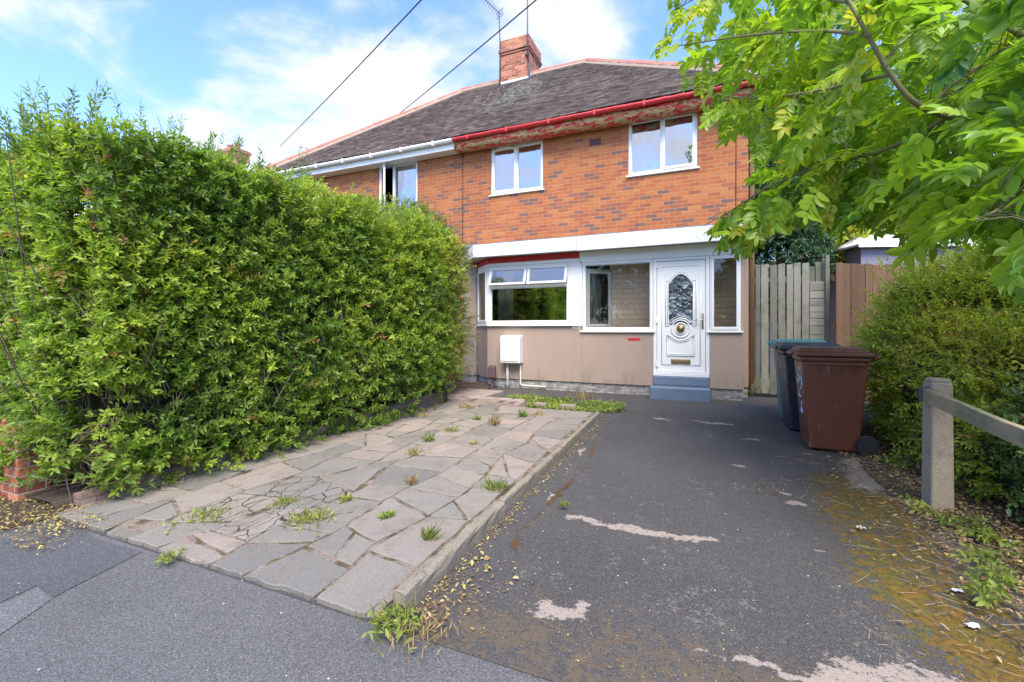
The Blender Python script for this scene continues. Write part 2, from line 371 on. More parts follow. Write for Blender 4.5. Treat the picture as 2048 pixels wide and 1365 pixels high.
def glass(name, refl, tint=(1,1,1), wob=.0, fk=1.6):
    t = NT(name); tr = t.n('ShaderNodeBsdfTransparent'); tr.inputs[0].default_value = tuple(tint)+(1,)
    gl = t.n('ShaderNodeBsdfGlossy'); gl.inputs['Roughness'].default_value = .015
    fr = t.n('ShaderNodeFresnel'); fr.inputs[0].default_value = 1.5
    f = t.math('ADD', t.math('MULTIPLY', fr.outputs[0], fk), refl, True)
    if wob:
        b = t.bump(t.noise(1.7, 2), wob, .03); t.l(b, gl.inputs['Normal'])
    m = t.n('ShaderNodeMixShader'); t.l(f, m.inputs[0]); t.l(tr.outputs[0], m.inputs[1]); t.l(gl.outputs[0], m.inputs[2]); t.l(m.outputs[0], t.out.inputs[0])
    return t.m
M['glass_up'] = glass('upper_window_glass', .40, (.8,.85,.85), .15)
M['glass'] = glass('window_glass', .20, (.75,.8,.78), .1)
M['glass_porch'] = glass('porch_glass', .01, (.95,.95,.92), 0, .6)
def pat_glass():
    t = NT('faceted_obscure_glass'); v = t.vor(9.5); w2 = t.vor(21)
    c = t.ramp(v.outputs['Color'], [(0,(.012,.018,.022)),(.45,(.05,.07,.08)),(.8,(.14,.18,.20)),(1,(.36,.43,.46))])
    n = t.bump(t.math('ADD', v.outputs['Distance'], t.math('MULTIPLY', w2.outputs['Distance'], .4)), 1, .09)
    t.bsdf(c, .08, n, spec=.9); return t.m
M['pattern'] = pat_glass()
def wood(name, c0, c1, green=.4, axis='z'):
    t = NT(name); sc_ = {'z':(14,14,1.2),'x':(1.2,14,14),'y':(14,1.2,14)}[axis]
    n = t.noise(2.2, 7, .7, t.scale(t.pos(), sc_), .4); c = t.mix(n, c0, c1)
    c = t.mix(t.rng(t.noise(3, 6, .7), .45, .7, 0, green), c, (.12,.155,.085))
    c = t.mix(t.rng(t.noise(26, 3), .66, .72, 0, .7), c, tuple(x*.35 for x in c0))
    c = t.mix(t.rng(t.attr('tint'), 0, 1, 0, .8), c, (.55,.55,.55), 'MULTIPLY')
    t.bsdf(c, .9, t.bump(n, .6, .006), spec=.15); return t.m
M['wood'] = wood('weathered_grey_timber', (.17,.155,.125), (.40,.375,.32), .75)
M['wood_h'] = wood('pale_weathered_boards', (.24,.22,.18), (.50,.47,.41), .5, 'x')
M['wood_brown'] = wood('brown_stained_timber', (.13,.068,.04), (.23,.13,.075), .1)
M['wood_rail'] = wood('lichened_rail_timber', (.24,.185,.105), (.48,.385,.235), .7, 'y')
def conc(name, a, b, lich=.3):
    t = NT(name); c = t.mix(t.noise(4, 6, .7), a, b); vo = t.vor(120)
    c = t.mix(t.rng(vo.outputs['Color'], .2, .9, 0, .35), c, (.35,.3,.25), 'MULTIPLY')
    c = t.mix(t.rng(t.noise(9, 7, .75), .58, .68, 0, lich), c, (.30,.29,.12)); c = t.mix(t.rng(t.noise(5, 6, .7), .55, .7, 0, .55), c, (.09,.08,.06))
    t.bsdf(c, .93, t.bump(t.noise(90, 5, .75), .8, .006), spec=.2); return t.m
M['post'] = conc('pebbly_concrete', (.33,.265,.18), (.46,.385,.28), .5)
M['kerb'] = conc('mossy_kerb_concrete', (.17,.14,.105), (.34,.29,.22), .8)
M['slab_edge'] = conc('pinkish_concrete', (.27,.21,.175), (.38,.30,.25), .1)
def asphalt(name, base, drive=False):
    t = NT(name); p = t.pos(); v = t.vor(190); v2 = t.vor(330)
    c = t.mix(t.noise(.8, 5, .6), tuple(x*.68 for x in base), tuple(x*1.36 for x in base))
    c = t.mix(1, c, t.ramp(v.outputs['Color'], [(0,(.45,.45,.46)),(.5,(.9,.9,.9)),(.85,(1.35,1.33,1.3)),(1,(2.2,2.15,2.1))]), 'MULTIPLY')
    c = t.mix(t.rng(v2.outputs['Color'], .93, .95, 0, .6), c, (.40,.39,.37))
    spk = t.vor(17); c = t.mix(t.math('MULTIPLY', t.rng(spk.outputs['Distance'], .10, .07, 0, 1), t.rng(spk.outputs['Color'], .72, .74)), c, (.5,.48,.44))
    rough = .8
    hb = t.math('SUBTRACT', t.math('MULTIPLY', t.noise(180, 3, .7), .4), v.outputs['Distance'])
    if drive:
        fine = t.noise(55, 6, .75); brk = t.math('MULTIPLY', t.math('SUBTRACT', fine, .5), 1.9)
        b2 = t.math('MULTIPLY', t.math('SUBTRACT', t.noise(14, 5, .7), .5), 1.7)
        jit = t.math('ADD', brk, b2)
        c = t.mix(t.rng(t.math('ADD', t.attr('wear'), jit), .45, .6, 0, .75), c, (.17,.155,.13))
        c = t.mix(t.rng(t.math('ADD', t.attr('dirt'), jit), .42, .60, 0, .9), c, t.mix(t.noise(35,5,.7), (.045,.032,.02), (.16,.115,.07)))
        moss = t.rng(t.math('ADD', t.attr('moss'), jit), .48, .58)
        mc = t.mix(t.rng(t.noise(9, 7, .75), .4, .6), (.27,.14,.014), (.15,.145,.018)); mc = t.mix(t.rng(t.noise(30, 8, .85), .48, .58, 0, .85), mc, (.04,.03,.012)); mc = t.mix(t.noise(120, 3), tuple([.06,.035,.006]), mc)
        c = t.mix(moss, c, mc)
        pt = t.rng(t.math('ADD', t.attr('patch'), t.math('MULTIPLY', jit, .65)), .42, .56)
        pc = t.mix(t.noise(60, 5, .7), (.19,.15,.12), (.38,.31,.25)); pc = t.mix(t.rng(t.noise(38, 6, .8), .55, .62, 0, .85), pc, (.07,.06,.05)); c = t.mix(pt, c, pc)
        cr = t.rng(t.math('ADD', t.attr('crack'), t.math('MULTIPLY', jit, .5)), .45, .6)
        c = t.mix(cr, c, t.mix(t.noise(9,3), (.03,.018,.01), (.12,.06,.02)))
        hb = t.math('ADD', hb, t.math('MULTIPLY', moss, t.noise(90, 4)))
        hb = t.math('SUBTRACT', hb, t.math('MULTIPLY', cr, 2))
    t.bsdf(c, rough, t.bump(hb, .55, .004), spec=.35); return t.m
M['pavement'] = asphalt('pavement_tarmac', (.108,.105,.101))
M['pave_patch'] = asphalt('darker_tarmac_patch', (.082,.080,.084))
M['pave_patch2'] = asphalt('paler_tarmac_patch', (.125,.125,.122))
M['drive'] = asphalt('driveway_tarmac', (.066,.061,.056), True)
def slab_mat():
    t = NT('stone_paving_slab'); a = t.attr('tint')
    c = t.ramp(a, [(0,(.165,.155,.138)),(.35,(.215,.197,.168)),(.6,(.25,.22,.185)),(.85,(.28,.235,.195)),(1,(.32,.255,.21))])
    c = t.mix(t.noise(2.2, 6, .7), t.mix(1, c, (.75,.75,.75), 'MULTIPLY'), t.mix(1, c, (1.2,1.18,1.15), 'MULTIPLY'))
    vo = t.vor(150); c = t.mix(t.rng(vo.outputs['Color'], .1, .9, 0, .45), c, (.55,.53,.5), 'MULTIPLY')
    c = t.mix(t.rng(vo.outputs['Color'], .9, .93, 0, .45), c, (.42,.40,.36))
    ck = t.attr('cracked'); wv = t.n('ShaderNodeVectorMath', operation='ADD'); nz_ = t.n('ShaderNodeTexNoise'); nz_.inputs['Scale'].default_value = 6; t.l(t.pos(), nz_.inputs['Vector']); t.l(t.pos(), wv.inputs[0])
    s2 = t.scale(nz_.outputs['Color'], (.12,.12,0)); t.l(s2, wv.inputs[1])
    e = t.vor(6.5, 'DISTANCE_TO_EDGE', t.scale(wv.outputs[0], (1,.6,0))); ln = t.math('MULTIPLY', t.rng(e.outputs['Distance'], .028, .012), ck)
    c = t.mix(ln, c, (.04,.032,.024)); c = t.mix(t.rng(t.noise(5, 8, .75), .5, .66, 0, .5), c, (.13,.105,.075))
    t.bsdf(c, .88, t.bump(t.math('SUBTRACT', t.noise(130, 5, .7), t.math('MULTIPLY', ln, 2)), .6, .006), spec=.3); return t.m
M['slab'] = slab_mat()
def joint_mat():
    t = NT('mossy_paving_joints'); n = t.noise(6, 6, .7)
    c = t.ramp(n, [(0,(.03,.022,.014)),(.38,(.09,.06,.03)),(.45,(.14,.10,.04)),(.52,(.28,.21,.165)),(1,(.40,.30,.25))])
    c = t.mix(t.rng(t.noise(90,4,.7), .4, .7, 0, .6), c, (.03,.02,.012)); t.bsdf(c, .95, t.bump(t.noise(60, 6, .75), 1, .015)); return t.m
M['joint'] = joint_mat()
def soil():
    t = NT('littered_soil'); c = t.ramp(t.noise(30, 7, .75), [(0,(.018,.012,.008)),(.45,(.065,.043,.027)),(.6,(.13,.09,.055)),(1,(.26,.19,.12))])
    c = t.mix(t.rng(t.noise(2.4, 5), .5, .65, 0, .6), c, (.07,.05,.035)); t.bsdf(c, .97, t.bump(t.noise(50, 6, .8), 1, .03)); return t.m
M['soil'] = soil()
M['ground'] = simple('grassy_earth', (.07,.09,.035), .95, .4, .6, .6, 20)
def leaf_mat(name, stops, rough=.42, trans=.48, spec=.45):
    t = NT(name); a = t.attr('tint'); c = t.ramp(a, stops)
    c = t.mix(t.rng(t.noise(90, 3), .3, .7, 0, .25), c, (.7,.75,.6), 'MULTIPLY')
    p = t.bsdf(c, rough, None, spec=spec); tr = t.n('ShaderNodeBsdfTranslucent')
    t.l(t.mix(1, c, (1.35,1.45,.6), 'MULTIPLY'), tr.inputs[0])
    m = t.n('ShaderNodeMixShader'); m.inputs[0].default_value = trans; t.l(p.outputs[0], m.inputs[1]); t.l(tr.outputs[0], m.inputs[2]); t.l(m.outputs[0], t.out.inputs[0]); return t.m
M['privet'] = leaf_mat('privet_leaf', [(0,(.10,.17,.03)),(.35,(.21,.32,.04)),(.7,(.36,.45,.055)),(.9,(.48,.52,.07)),(.965,(.42,.42,.06)),(.985,(.34,.16,.06)),(1,(.40,.20,.09))])
M['thorn'] = leaf_mat('small_shrub_leaf', [(0,(.10,.14,.035)),(.5,(.25,.31,.06)),(.85,(.40,.44,.09)),(.96,(.35,.33,.09)),(1,(.38,.17,.08))])
M['ash'] = leaf_mat('ash_leaf', [(0,(.07,.17,.05)),(.25,(.14,.27,.035)),(.7,(.30,.42,.035)),(.95,(.46,.52,.05)),(1,(.6,.52,.06))], .36, .5)
M['bush'] = leaf_mat('sunny_shrub_leaf', [(0,(.14,.21,.035)),(.4,(.32,.42,.05)),(.8,(.50,.55,.07)),(.96,(.48,.50,.07)),(1,(.40,.22,.09))], .45, .42)
M['weed'] = leaf_mat('weed_leaf', [(0,(.08,.12,.025)),(.5,(.17,.23,.04)),(.85,(.28,.32,.06)),(1,(.36,.30,.09))], .55, .3, .3)
M['darkleaf'] = leaf_mat('dark_leaf', [(0,(.03,.07,.025)),(.6,(.09,.17,.045)),(1,(.18,.29,.06))], .4, .3)
M['conifer'] = leaf_mat('blue_green_conifer', [(0,(.025,.06,.03)),(.6,(.07,.15,.07)),(1,(.14,.26,.13))], .6, .2)
M['golden'] = leaf_mat('golden_shrub_leaf', [(0,(.16,.20,.02)),(.6,(.36,.38,.035)),(1,(.55,.52,.07))], .5, .4)
M['dry'] = leaf_mat('dry_litter', [(0,(.14,.085,.04)),(.4,(.33,.22,.10)),(.7,(.48,.36,.18)),(.85,(.46,.44,.08)),(1,(.60,.55,.12))], .8, .15, .2)
M['straw'] = simple('dry_straw', (.40,.30,.19), .9, .35, 3)
M['twig'] = simple('brown_twigs', (.15,.105,.07), .9, .4, 4)
M['bark'] = simple('grey_green_bark', (.17,.15,.085), .9, .35, 9, .8, 40, dirt=((.12,.10,.06),18,.5,.6))
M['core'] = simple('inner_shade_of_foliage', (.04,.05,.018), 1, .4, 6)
def bin_mat(name, col, rough=.38):
    t = NT(name); c = t.mix(t.noise(3, 5, .6), tuple(x*.85 for x in col), tuple(x*1.15 for x in col))
    c = t.mix(t.rng(t.noise(6, 7, .75, t.scale(t.pos(), (2,2,.7))), .56, .68, 0, .35), c, (.28,.26,.24))
    t.bsdf(c, t.rng(t.noise(7, 4), .3, .7, rough-.08, rough+.14), t.bump(t.noise(200, 2), .12, .002), spec=.5); return t.m
M['bin_brown'] = bin_mat('brown_bin_plastic', (.135,.040,.020)); M['bin_black'] = bin_mat('blue_black_bin_plastic', (.022,.028,.042)); M['bin_green'] = bin_mat('green_bin_plastic', (.05,.19,.16))
M['rubber'] = simple('black_rubber', (.02,.02,.02), .8); M['paint_white'] = simple('white_scrawled_paint', (.6,.62,.66), .7, .2, 30)
M['meter'] = simple('white_meter_box_plastic', (.72,.72,.69), .5, .05, 5, dirt=((.42,.40,.34),10,.58,.4))
M['vent'] = simple('purple_brown_plastic', (.13,.075,.075), .6, .25, 14)
M['pipe'] = simple('cream_pipe', (.58,.53,.42), .55, .1, 8); M['tan'] = simple('orange_cream_downpipe', (.62,.36,.16), .6, .3, 3)
M['gwall'] = simple('grey_rendered_wall', (.22,.20,.24), .8, .1, 2, .2); M['wroof'] = simple('pale_sheet_roof', (.80,.80,.80), .5, .04, 3)
M['white'] = simple('white_paint', (.78,.78,.76), .6, .05, 3)

# ------------------------------------------------------------------ ground, pavement, road, drive
def sheet(name, xs, ys, zf, mat, **k):
    v = [(x, y, zf(x, y)) for y in ys for x in xs]; n = len(xs)
    f = [(j*n+i, j*n+i+1, (j+1)*n+i+1, (j+1)*n+i) for j in range(len(ys)-1) for i in range(n-1)]
    me = bpy.data.meshes.new(name); me.from_pydata(v, [], f); return tag(link(name, me, mat), kind='structure')
gy = [-600, -60, -10, -1.32, -1.30, 1.8, 8.7, 60, 600]
sheet('ground', [-600, -60, 60, 600], gy, lambda x, y: (-.14 if y < -1.31 else gz(y)-.012), M['ground'])
sheet('road', [-200, 200], [-9, -1.3], lambda x, y: -.125, M['pavement'])
sheet('pavement', [-60, 60], [-1.1, 1.86], lambda x, y: 0.0, M['pavement'])
k = MB(); k.box(-60, 60, -1.28, -1.1, -.13, -.002); tag(k.build('kerb', M['kerb'], bevel=.01), kind='structure')
# reinstated strips in the tarmac
def patch(name, pts, z, mat):
    q = [G(*p) for p in pts]; me = bpy.data.meshes.new(name); me.from_pydata([(a, b, z) for a, b in q], [], [tuple(range(len(q)))]); return tag(link(name, me, mat), kind='structure')
patch('pavement_patch', [(-700,1420),(-100,1118),(140,1042),(190,1078),(285,1105),(105,1197),(75,1172),(-500,1440)][::-1], .004, M['pave_patch'])
patch('pavement_patch', [(-500,1500),(75,1176),(103,1200),(-300,1480)][::-1], .004, M['pave_patch2'])

def uL(v): return -4.74+.11*(v-2.0)         # inner face of the low wall beside the paving
# driveway: a fine sheet with wear, moss and patches as attributes
du = .018
us = np.arange(-5.6, 1.62, du*2.0); us = np.concatenate([np.arange(-5.6, -1.6, .06), np.arange(-1.6, 1.62, du)])
vs_ = np.concatenate([np.arange(1.82, 5.2, du), np.arange(5.2, 9.42, .035)])
UU, VV = np.meshgrid(us, vs_)
U0_, V0_ = UU, VV
UW = UU+(fbm(UU*6, VV*6, 0, 44)-.5)*.16+(fbm(UU*22, VV*22, 0, 45)-.5)*.07; VW_ = VV+(fbm(UU*6, VV*6, 0, 46)-.5)*.16+(fbm(UU*22, VV*22, 0, 47)-.5)*.07
def seg_d(pts, U, V):
    d = np.full(U.shape, 9.)
    q = [G(*p) for p in pts]
    for (a, b) in zip(q[:-1], q[1:]):
        ax, ay = a; bx, by = b; dx_, dy_ = bx-ax, by-ay; L2 = dx_*dx_+dy_*dy_
        t = np.clip(((U-ax)*dx_+(V-ay)*dy_)/L2, 0, 1); d = np.minimum(d, np.hypot(U-ax-t*dx_, V-ay-t*dy_))
    return d
def blob(px, py, ru, rv): 
    a, b = G(px, py); return np.clip(1-np.hypot((UW-a)/ru, (VW_-b)/rv)*.55, 0, 1)
pat = np.zeros(UU.shape)
for args in [(1118,1232,.13,.055),(1150,1215,.05,.05),(1790,1362,.22,.10),(1700,1370,.12,.07),(1480,935,.07,.035),(1500,880,.10,.05),(1440,848,.2,.05),(1325,838,.12,.04),(1730,960,.13,.34),(1712,930,.1,.2),
             (1620,912,.07,.04),(1565,985,.05,.05),(1633,1100,.035,.02),(1400,843,.15,.03),(1160,905,.025,.16),(1100,995,.02,.10),(1520,785,.4,.12),(1590,1008,.10,.05),(1560,1350,.3,.02)]:
    pat = np.maximum(pat, blob(*args))
pat = np.maximum(pat, np.clip(1-seg_d([(1135,1032),(1180,1045),(1240,1056),(1300,1066),(1360,1078),(1430,1082)], UW, VW_)/.075, 0, 1)*.85)
pat = np.maximum(pat, np.clip(1-seg_d([(1240,1056),(1290,1068),(1330,1072)], UU, VV)/.085, 0, 1)*.85)
crack = np.clip(.55+1.6*(fbm(UU*7, VV*7, 0, 77)-.5),0,1)*np.clip(1.15-seg_d([(1190,890),(1165,945),(1120,985),(1090,1025),(1050,1065),(1022,1110)], UW, VW_)/.045, 0, 1)*1.1
crack = np.maximum(crack, np.clip(1-seg_d([(1500,880),(1620,860),(1700,880)], UU, VV)/.02, 0, 1)*.6)
edge = np.clip(1-np.abs(UU+1.40)/.16, 0, 1)*np.clip((7-VV)/1.0, 0, 1)
f1 = fbm(UU*2.2, VV*1.6, 0, 3); f2 = fbm(UU*5, VV*4, 0, 9)
inner = .55+.33*np.clip((3.2-VV)/1.5, 0, 1)+.55*np.clip((VV-4.5)/2.2, 0, 1)       # left limit of the mossy zone
mz = np.clip((UU-inner)/.42, 0, 1)*np.clip((1.62-UU)/.25, 0, 1)*np.clip((VV-1.9)/.3, 0, 1)*np.clip((6.2-VV)/1.2, 0, 1)
moss = mz*(.46+f1*.50)+edge*(.15+f2*.35)
moss = np.maximum(moss, np.clip(1-seg_d([(1150,960),(1100,1015),(1045,1075)], UU, VV)/.05, 0, 1)*(.2+f2*.5))
litt = np.clip((UU-1.0)/.5, 0, 1)*np.clip((7.5-VV)/1.5, 0, 1)
ft = np.clip((2.6-VV)/.5, 0, 1)*(.25+f2*.62)*np.clip((UU+1.6)/.3, 0, 1)
dirt = np.maximum(litt*(.18+f2*.55), ft); dirt = np.maximum(dirt, edge*(.1+f1*.55)); dirt = np.maximum(dirt, np.clip(1-np.abs(VV-8.65)/.35, 0, 1)*f2*.8)
wear = np.clip((f1-.30)*1.2, 0, 1)*np.clip((VV-2)/1, 0, .7)+.25*np.clip(1-np.abs(UU-.3)/1.0, 0, 1)*np.clip((4.4-VV)/2, 0, 1)
nU, nV = len(us), len(vs_)
Z = gzn(VV)+.004+(fbm(UU*1.2, VV*1.2, 0, 5)-.5)*.02*np.clip((VV-1.82)/.3, 0, 1)
I = np.arange(nV*nU).reshape(nV, nU)
Q = np.stack([I[:-1,:-1], I[:-1,1:], I[1:,1:], I[1:,:-1]], -1).reshape(-1, 4)
tag(npmesh('driveway', np.stack([UU, VV, Z], -1).reshape(-1, 3), Q, M['drive'], attrs=dict(moss=moss.ravel(), patch=pat.ravel(), crack=crack.ravel(), dirt=dirt.ravel(), wear=wear.ravel()), smooth=True), kind='structure')

# paving: irregular slabs on a joint bed
bed = [(-6.2,1.84),(-1.56,1.84),(-1.56,6.86),(-4.2,6.86),(-4.30,6.5)]
xs = []; me = bpy.data.meshes.new('paving_bed')
rows = np.linspace(1.84, 6.88, 60); V = []; Q = []
for i, v in enumerate(rows):
    for j, t_ in enumerate(np.linspace(0, 1, 24)):
        a = uL(v)-.02; V.append((a+(-1.56-a)*t_, v, gz(v)+.024*min(1,(v-1.82)/.12)+.008*float(noise(j*.9, i*.8, 0, 4))))
for i in range(59):
    for j in range(23): Q.append((i*24+j, i*24+j+1, (i+1)*24+j+1, (i+1)*24+j))
tag(npmesh('paving_joints', np.array(V), np.array(Q), M['joint'], smooth=True), kind='structure')
SV, SF, ST, SK = [], [], [], []
def clip_poly(poly, a, b, c):
    out = []
    for i in range(len(poly)):
        p, q = poly[i], poly[(i+1) % len(poly)]; dp, dq = a*p[0]+b*p[1]-c, a*q[0]+b*q[1]-c
        if dp <= 0: out.append(p)
        if dp*dq < 0: t = dp/(dp-dq); out.append((p[0]+(q[0]-p[0])*t, p[1]+(q[1]-p[1])*t))
    return out
def add_slab(poly, tint, cracked, h=.0):
    n = len(poly)
    if n < 3: return
    A = sum(poly[i][0]*poly[(i+1)%n][1]-poly[(i+1)%n][0]*poly[i][1] for i in range(n))/2
    if abs(A) < .006: return
    if A < 0: poly = poly[::-1]
    # subdivide edges and roughen
    out = []
    for i in range(n):
        p, q = poly[i], poly[(i+1)%n]; L = math.hypot(q[0]-p[0], q[1]-p[1]); k_ = max(1, int(L/.07))
        for j in range(k_):
            t = j/k_; x, y = p[0]+(q[0]-p[0])*t, p[1]+(q[1]-p[1])*t
            am = .013 if j else .006
            out.append((x+(float(noise(x*14, y*14, 0, 21))-.5)*2*am, y+(float(noise(x*14, y*14, 0, 33))-.5)*2*am))
    cx = sum(p[0] for p in out)/len(out); cy = sum(p[1] for p in out)/len(out); m = len(out); b = len(SV)
    tx, ty = random.uniform(-.009,.009), random.uniform(-.009,.009); zb = .036*min(1, .62+(cy-1.86)/.5)+h+random.uniform(-.004,.004)
    for ring, (ins, dz) in enumerate([(0, -.03), (0, -.005), (.008, 0)]):
        for (x, y) in out:
            L = math.hypot(x-cx, y-cy) or 1; X, Y_ = x-(x-cx)/L*ins, y-(y-cy)/L*ins
            SV.append((X, Y_, gz(Y_)+zb+dz+tx*(X-cx)+ty*(Y_-cy)))
    for r_ in (0, 1):
        for i in range(m): SF.append((b+r_*m+i, b+r_*m+(i+1)%m, b+(r_+1)*m+(i+1)%m, b+(r_+1)*m+i))
    SF.append(tuple(b+2*m+i for i in range(m))); ST.extend([tint]*(3*m)); SK.extend([cracked]*(3*m))
strips = [0, .13, .27, .42, .56, .71, .86, 1.0]
rs = random.Random(11)
def bx_(k_, v):           # boundary between strips
    a = uL(v)+.06; x = a+(-1.60-a)*strips[k_]
    if 0 < k_ < len(strips)-1: x += (float(noise(k_*7.3, v*1.6, 0, 2))-.5)*.34
    return x
for k_ in range(len(strips)-1):
    v = 1.80; sl0 = 0
    while v < 6.80:
        L = rs.uniform(.26, .62)
        if 6.84-(v+L) < .25: L = 6.84-v
        sl1 = rs.uniform(-.20, .20) if v+L < 6.8 else 0; g = rs.uniform(.008, .017)
        va, vb = v+g, v+L-g
        def cor(vv, slp, side):
            x = bx_(k_+(1 if side else 0), vv); return x
        p = [(bx_(k_, va-sl0/2)+g, va-sl0/2), (bx_(k_+1, va+sl0/2)-g, va+sl0/2), (bx_(k_+1, vb+sl1/2)-g, vb+sl1/2), (bx_(k_, vb-sl1/2)+g, vb-sl1/2)]
        p = [(x, max(y, 1.835)) for x, y in p]
        tint = min(1, max(0, rs.random()*.8+.25*(v-2)/4.8)); r_ = rs.random(); mx_ = sum(q[0] for q in p)/4
        cracked = 1.0 if (1.9 < v < 2.9 and -3.85 < mx_ < -2.95) else (1.0 if rs.random() < .0 else 0.0)
        if r_ < .34:       # split into two or three pieces
            cx = mx_+rs.uniform(-.08,.08); cy = sum(q[1] for q in p)/4+rs.uniform(-.1,.1); th = rs.uniform(0, math.pi); a, b = math.cos(th), math.sin(th); c = a*cx+b*cy
            P1 = clip_poly(p, a, b, c-.011); P2 = clip_poly(p, -a, -b, -c-.011)
            if rs.random() < .4 and len(P2) > 2:
                th2 = th+rs.uniform(.9, 2.1); a2, b2 = math.cos(th2), math.sin(th2); c2 = a2*cx+b2*cy
                add_slab(clip_poly(P2, a2, b2, c2-.01), rs.random(), cracked); P2 = clip_poly(P2, -a2, -b2, -c2-.01)
            add_slab(P1, tint, cracked); add_slab(P2, min(1, tint+.25), cracked)
        else: add_slab(p, tint, cracked)
        v += L; sl0 = sl1
me = bpy.data.meshes.new('paving'); me.from_pydata(SV, [], SF)
for an, arr in (('tint', ST), ('cracked', SK)):
    a = me.attributes.new(an, 'FLOAT', 'POINT'); a.data.foreach_set('value', arr)
tag(link('paving', me, M['slab']), kind='structure')

# concrete kerb along the paving
def ribbon(name, pts, w, h0, mat, label, cat, seglen=.1, rough=.006, wall=None):
    """a rough block wall along pts (list of (x,y)); top heights h0(t)"""
    V = []; n = 0; P = []
    for (a, b) in zip(pts[:-1], pts[1:]):
        L = math.hypot(b[0]-a[0], b[1]-a[1]); m = max(1, int(L/seglen))
        for i in range(m): P.append((a[0]+(b[0]-a[0])*i/m, a[1]+(b[1]-a[1])*i/m))
    P.append(pts[-1]); N = len(P); Q = []
    for i, (x, y) in enumerate(P):
        q = P[min(i+1, N-1)]; p_ = P[max(i-1, 0)]; d = Vector((q[0]-p_[0], q[1]-p_[1])).normalized(); nx, ny = -d.y, d.x
        h = h0(i/(N-1)); z0 = gz(y)
        for (s_, z) in [(-.5,-.08),(-.5,h*.5),(-.5,h-.015),(-.42,h),(0,h+.004),(.42,h),(.5,h-.015),(.5,h*.5),(.5,-.08)]:
            j = (rng.random(3)-.5)*2*rough
            V.append((x+nx*s_*w+j[0], y+ny*s_*w+j[1], z0+z+(j[2] if z > 0 else 0)))
    for i in range(N-1):
        for j in range(8): Q.append((i*9+j, i*9+j+1, (i+1)*9+j+1, (i+1)*9+j))
    f = Q+[tuple(range(9)), tuple((N-1)*9+8-j for j in range(9))]
    me = bpy.data.meshes.new(name); me.from_pydata(V, [], f); bm = bmesh.new(); bm.from_mesh(me); bmesh.ops.recalc_face_normals(bm, faces=bm.faces); bm.to_mesh(me); bm.free()
    o = link(name, me, mat)
    if label: tag(o, label, cat)
    return o
tag(ribbon('kerb', [(-1.47,1.93),(-1.485,3.2)], .085, lambda t: .112-.015*t, M['kerb'], None, None), kind='structure')
tag(ribbon('kerb', [(-1.49,3.23),(-1.49,4.8)], .06, lambda t: .09-.015*t, M['kerb'], None, None, rough=.004), kind='structure')
tag(ribbon('kerb', [(-1.49,4.83),(-1.52,6.86)], .055, lambda t: .075-.03*t, M['kerb'], None, None, rough=.004), kind='structure')
ribbon('garden_wall', [(uL(1.98)-.06,2.0),(uL(4.4)-.06,4.4),(uL(6.75)-.06,6.75)], .11, lambda t: .12+.12*t, M['brick_grey'], 'low weathered brick wall at the foot of the hedge beside the paving', 'low wall', rough=.008)
ribbon('edging_strip', [(-5.0,1.95),(uL(2.3)+.03,2.3),(uL(4.5)+.03,4.5)], .05, lambda t: .035, M['slab_edge'], 'flat concrete edging strip between paving slabs and hedge wall', 'edging', rough=.006)
ribbon('edging_wall', [(-4.22,6.93),(-2.75,6.95)], .11, lambda t: .13, M['slab_edge'], 'low block edging across the far end of the paving', 'low wall', rough=.012)
b = MB(); b.box(-4.75,-3.62,7.05,8.0,.15,gz(7.5)+.09); tag(b.build('concrete_slab', M['slab_edge'], bevel=.015), 'brown concrete slab between hedge end and bay window', 'slab')
# soil bed right of the drive, and under the hedge
ns = 60
def bedsheet(name, x0f, x1f, y0, y1, amp, base=.0, n=(26, 70)):
    V = []
    for j, y in enumerate(np.linspace(y0, y1, n[1])):
        for i, t_ in enumerate(np.linspace(0, 1, n[0])):
            x = x0f(y)+(x1f(y)-x0f(y))*t_
            V.append((x, y, gz(y)+base+.006+amp*min(1, t_*5, (1-t_)*20)*float(fbm(x*3, y*3, 0, 8))))
    Q = [(j*n[0]+i, j*n[0]+i+1, (j+1)*n[0]+i+1, (j+1)*n[0]+i) for j in range(n[1]-1) for i in range(n[0]-1)]
    return tag(npmesh(name, np.array(V), np.array(Q), M['soil'], smooth=True), kind='structure')
bedsheet('soil', lambda y: 1.50+.10*math.sin(y*2.1), lambda y: 7.0, 1.86, 9.3, .07)
bedsheet('soil', lambda y: -9.0, lambda y: uL(max(y,2))-.09, 1.9, 8.9, .10, .02)
bedsheet('soil', lambda y: -6.4, lambda y: -4.55+.25*math.sin(y*3), 1.45, 1.98, .03, .0, (20, 12))

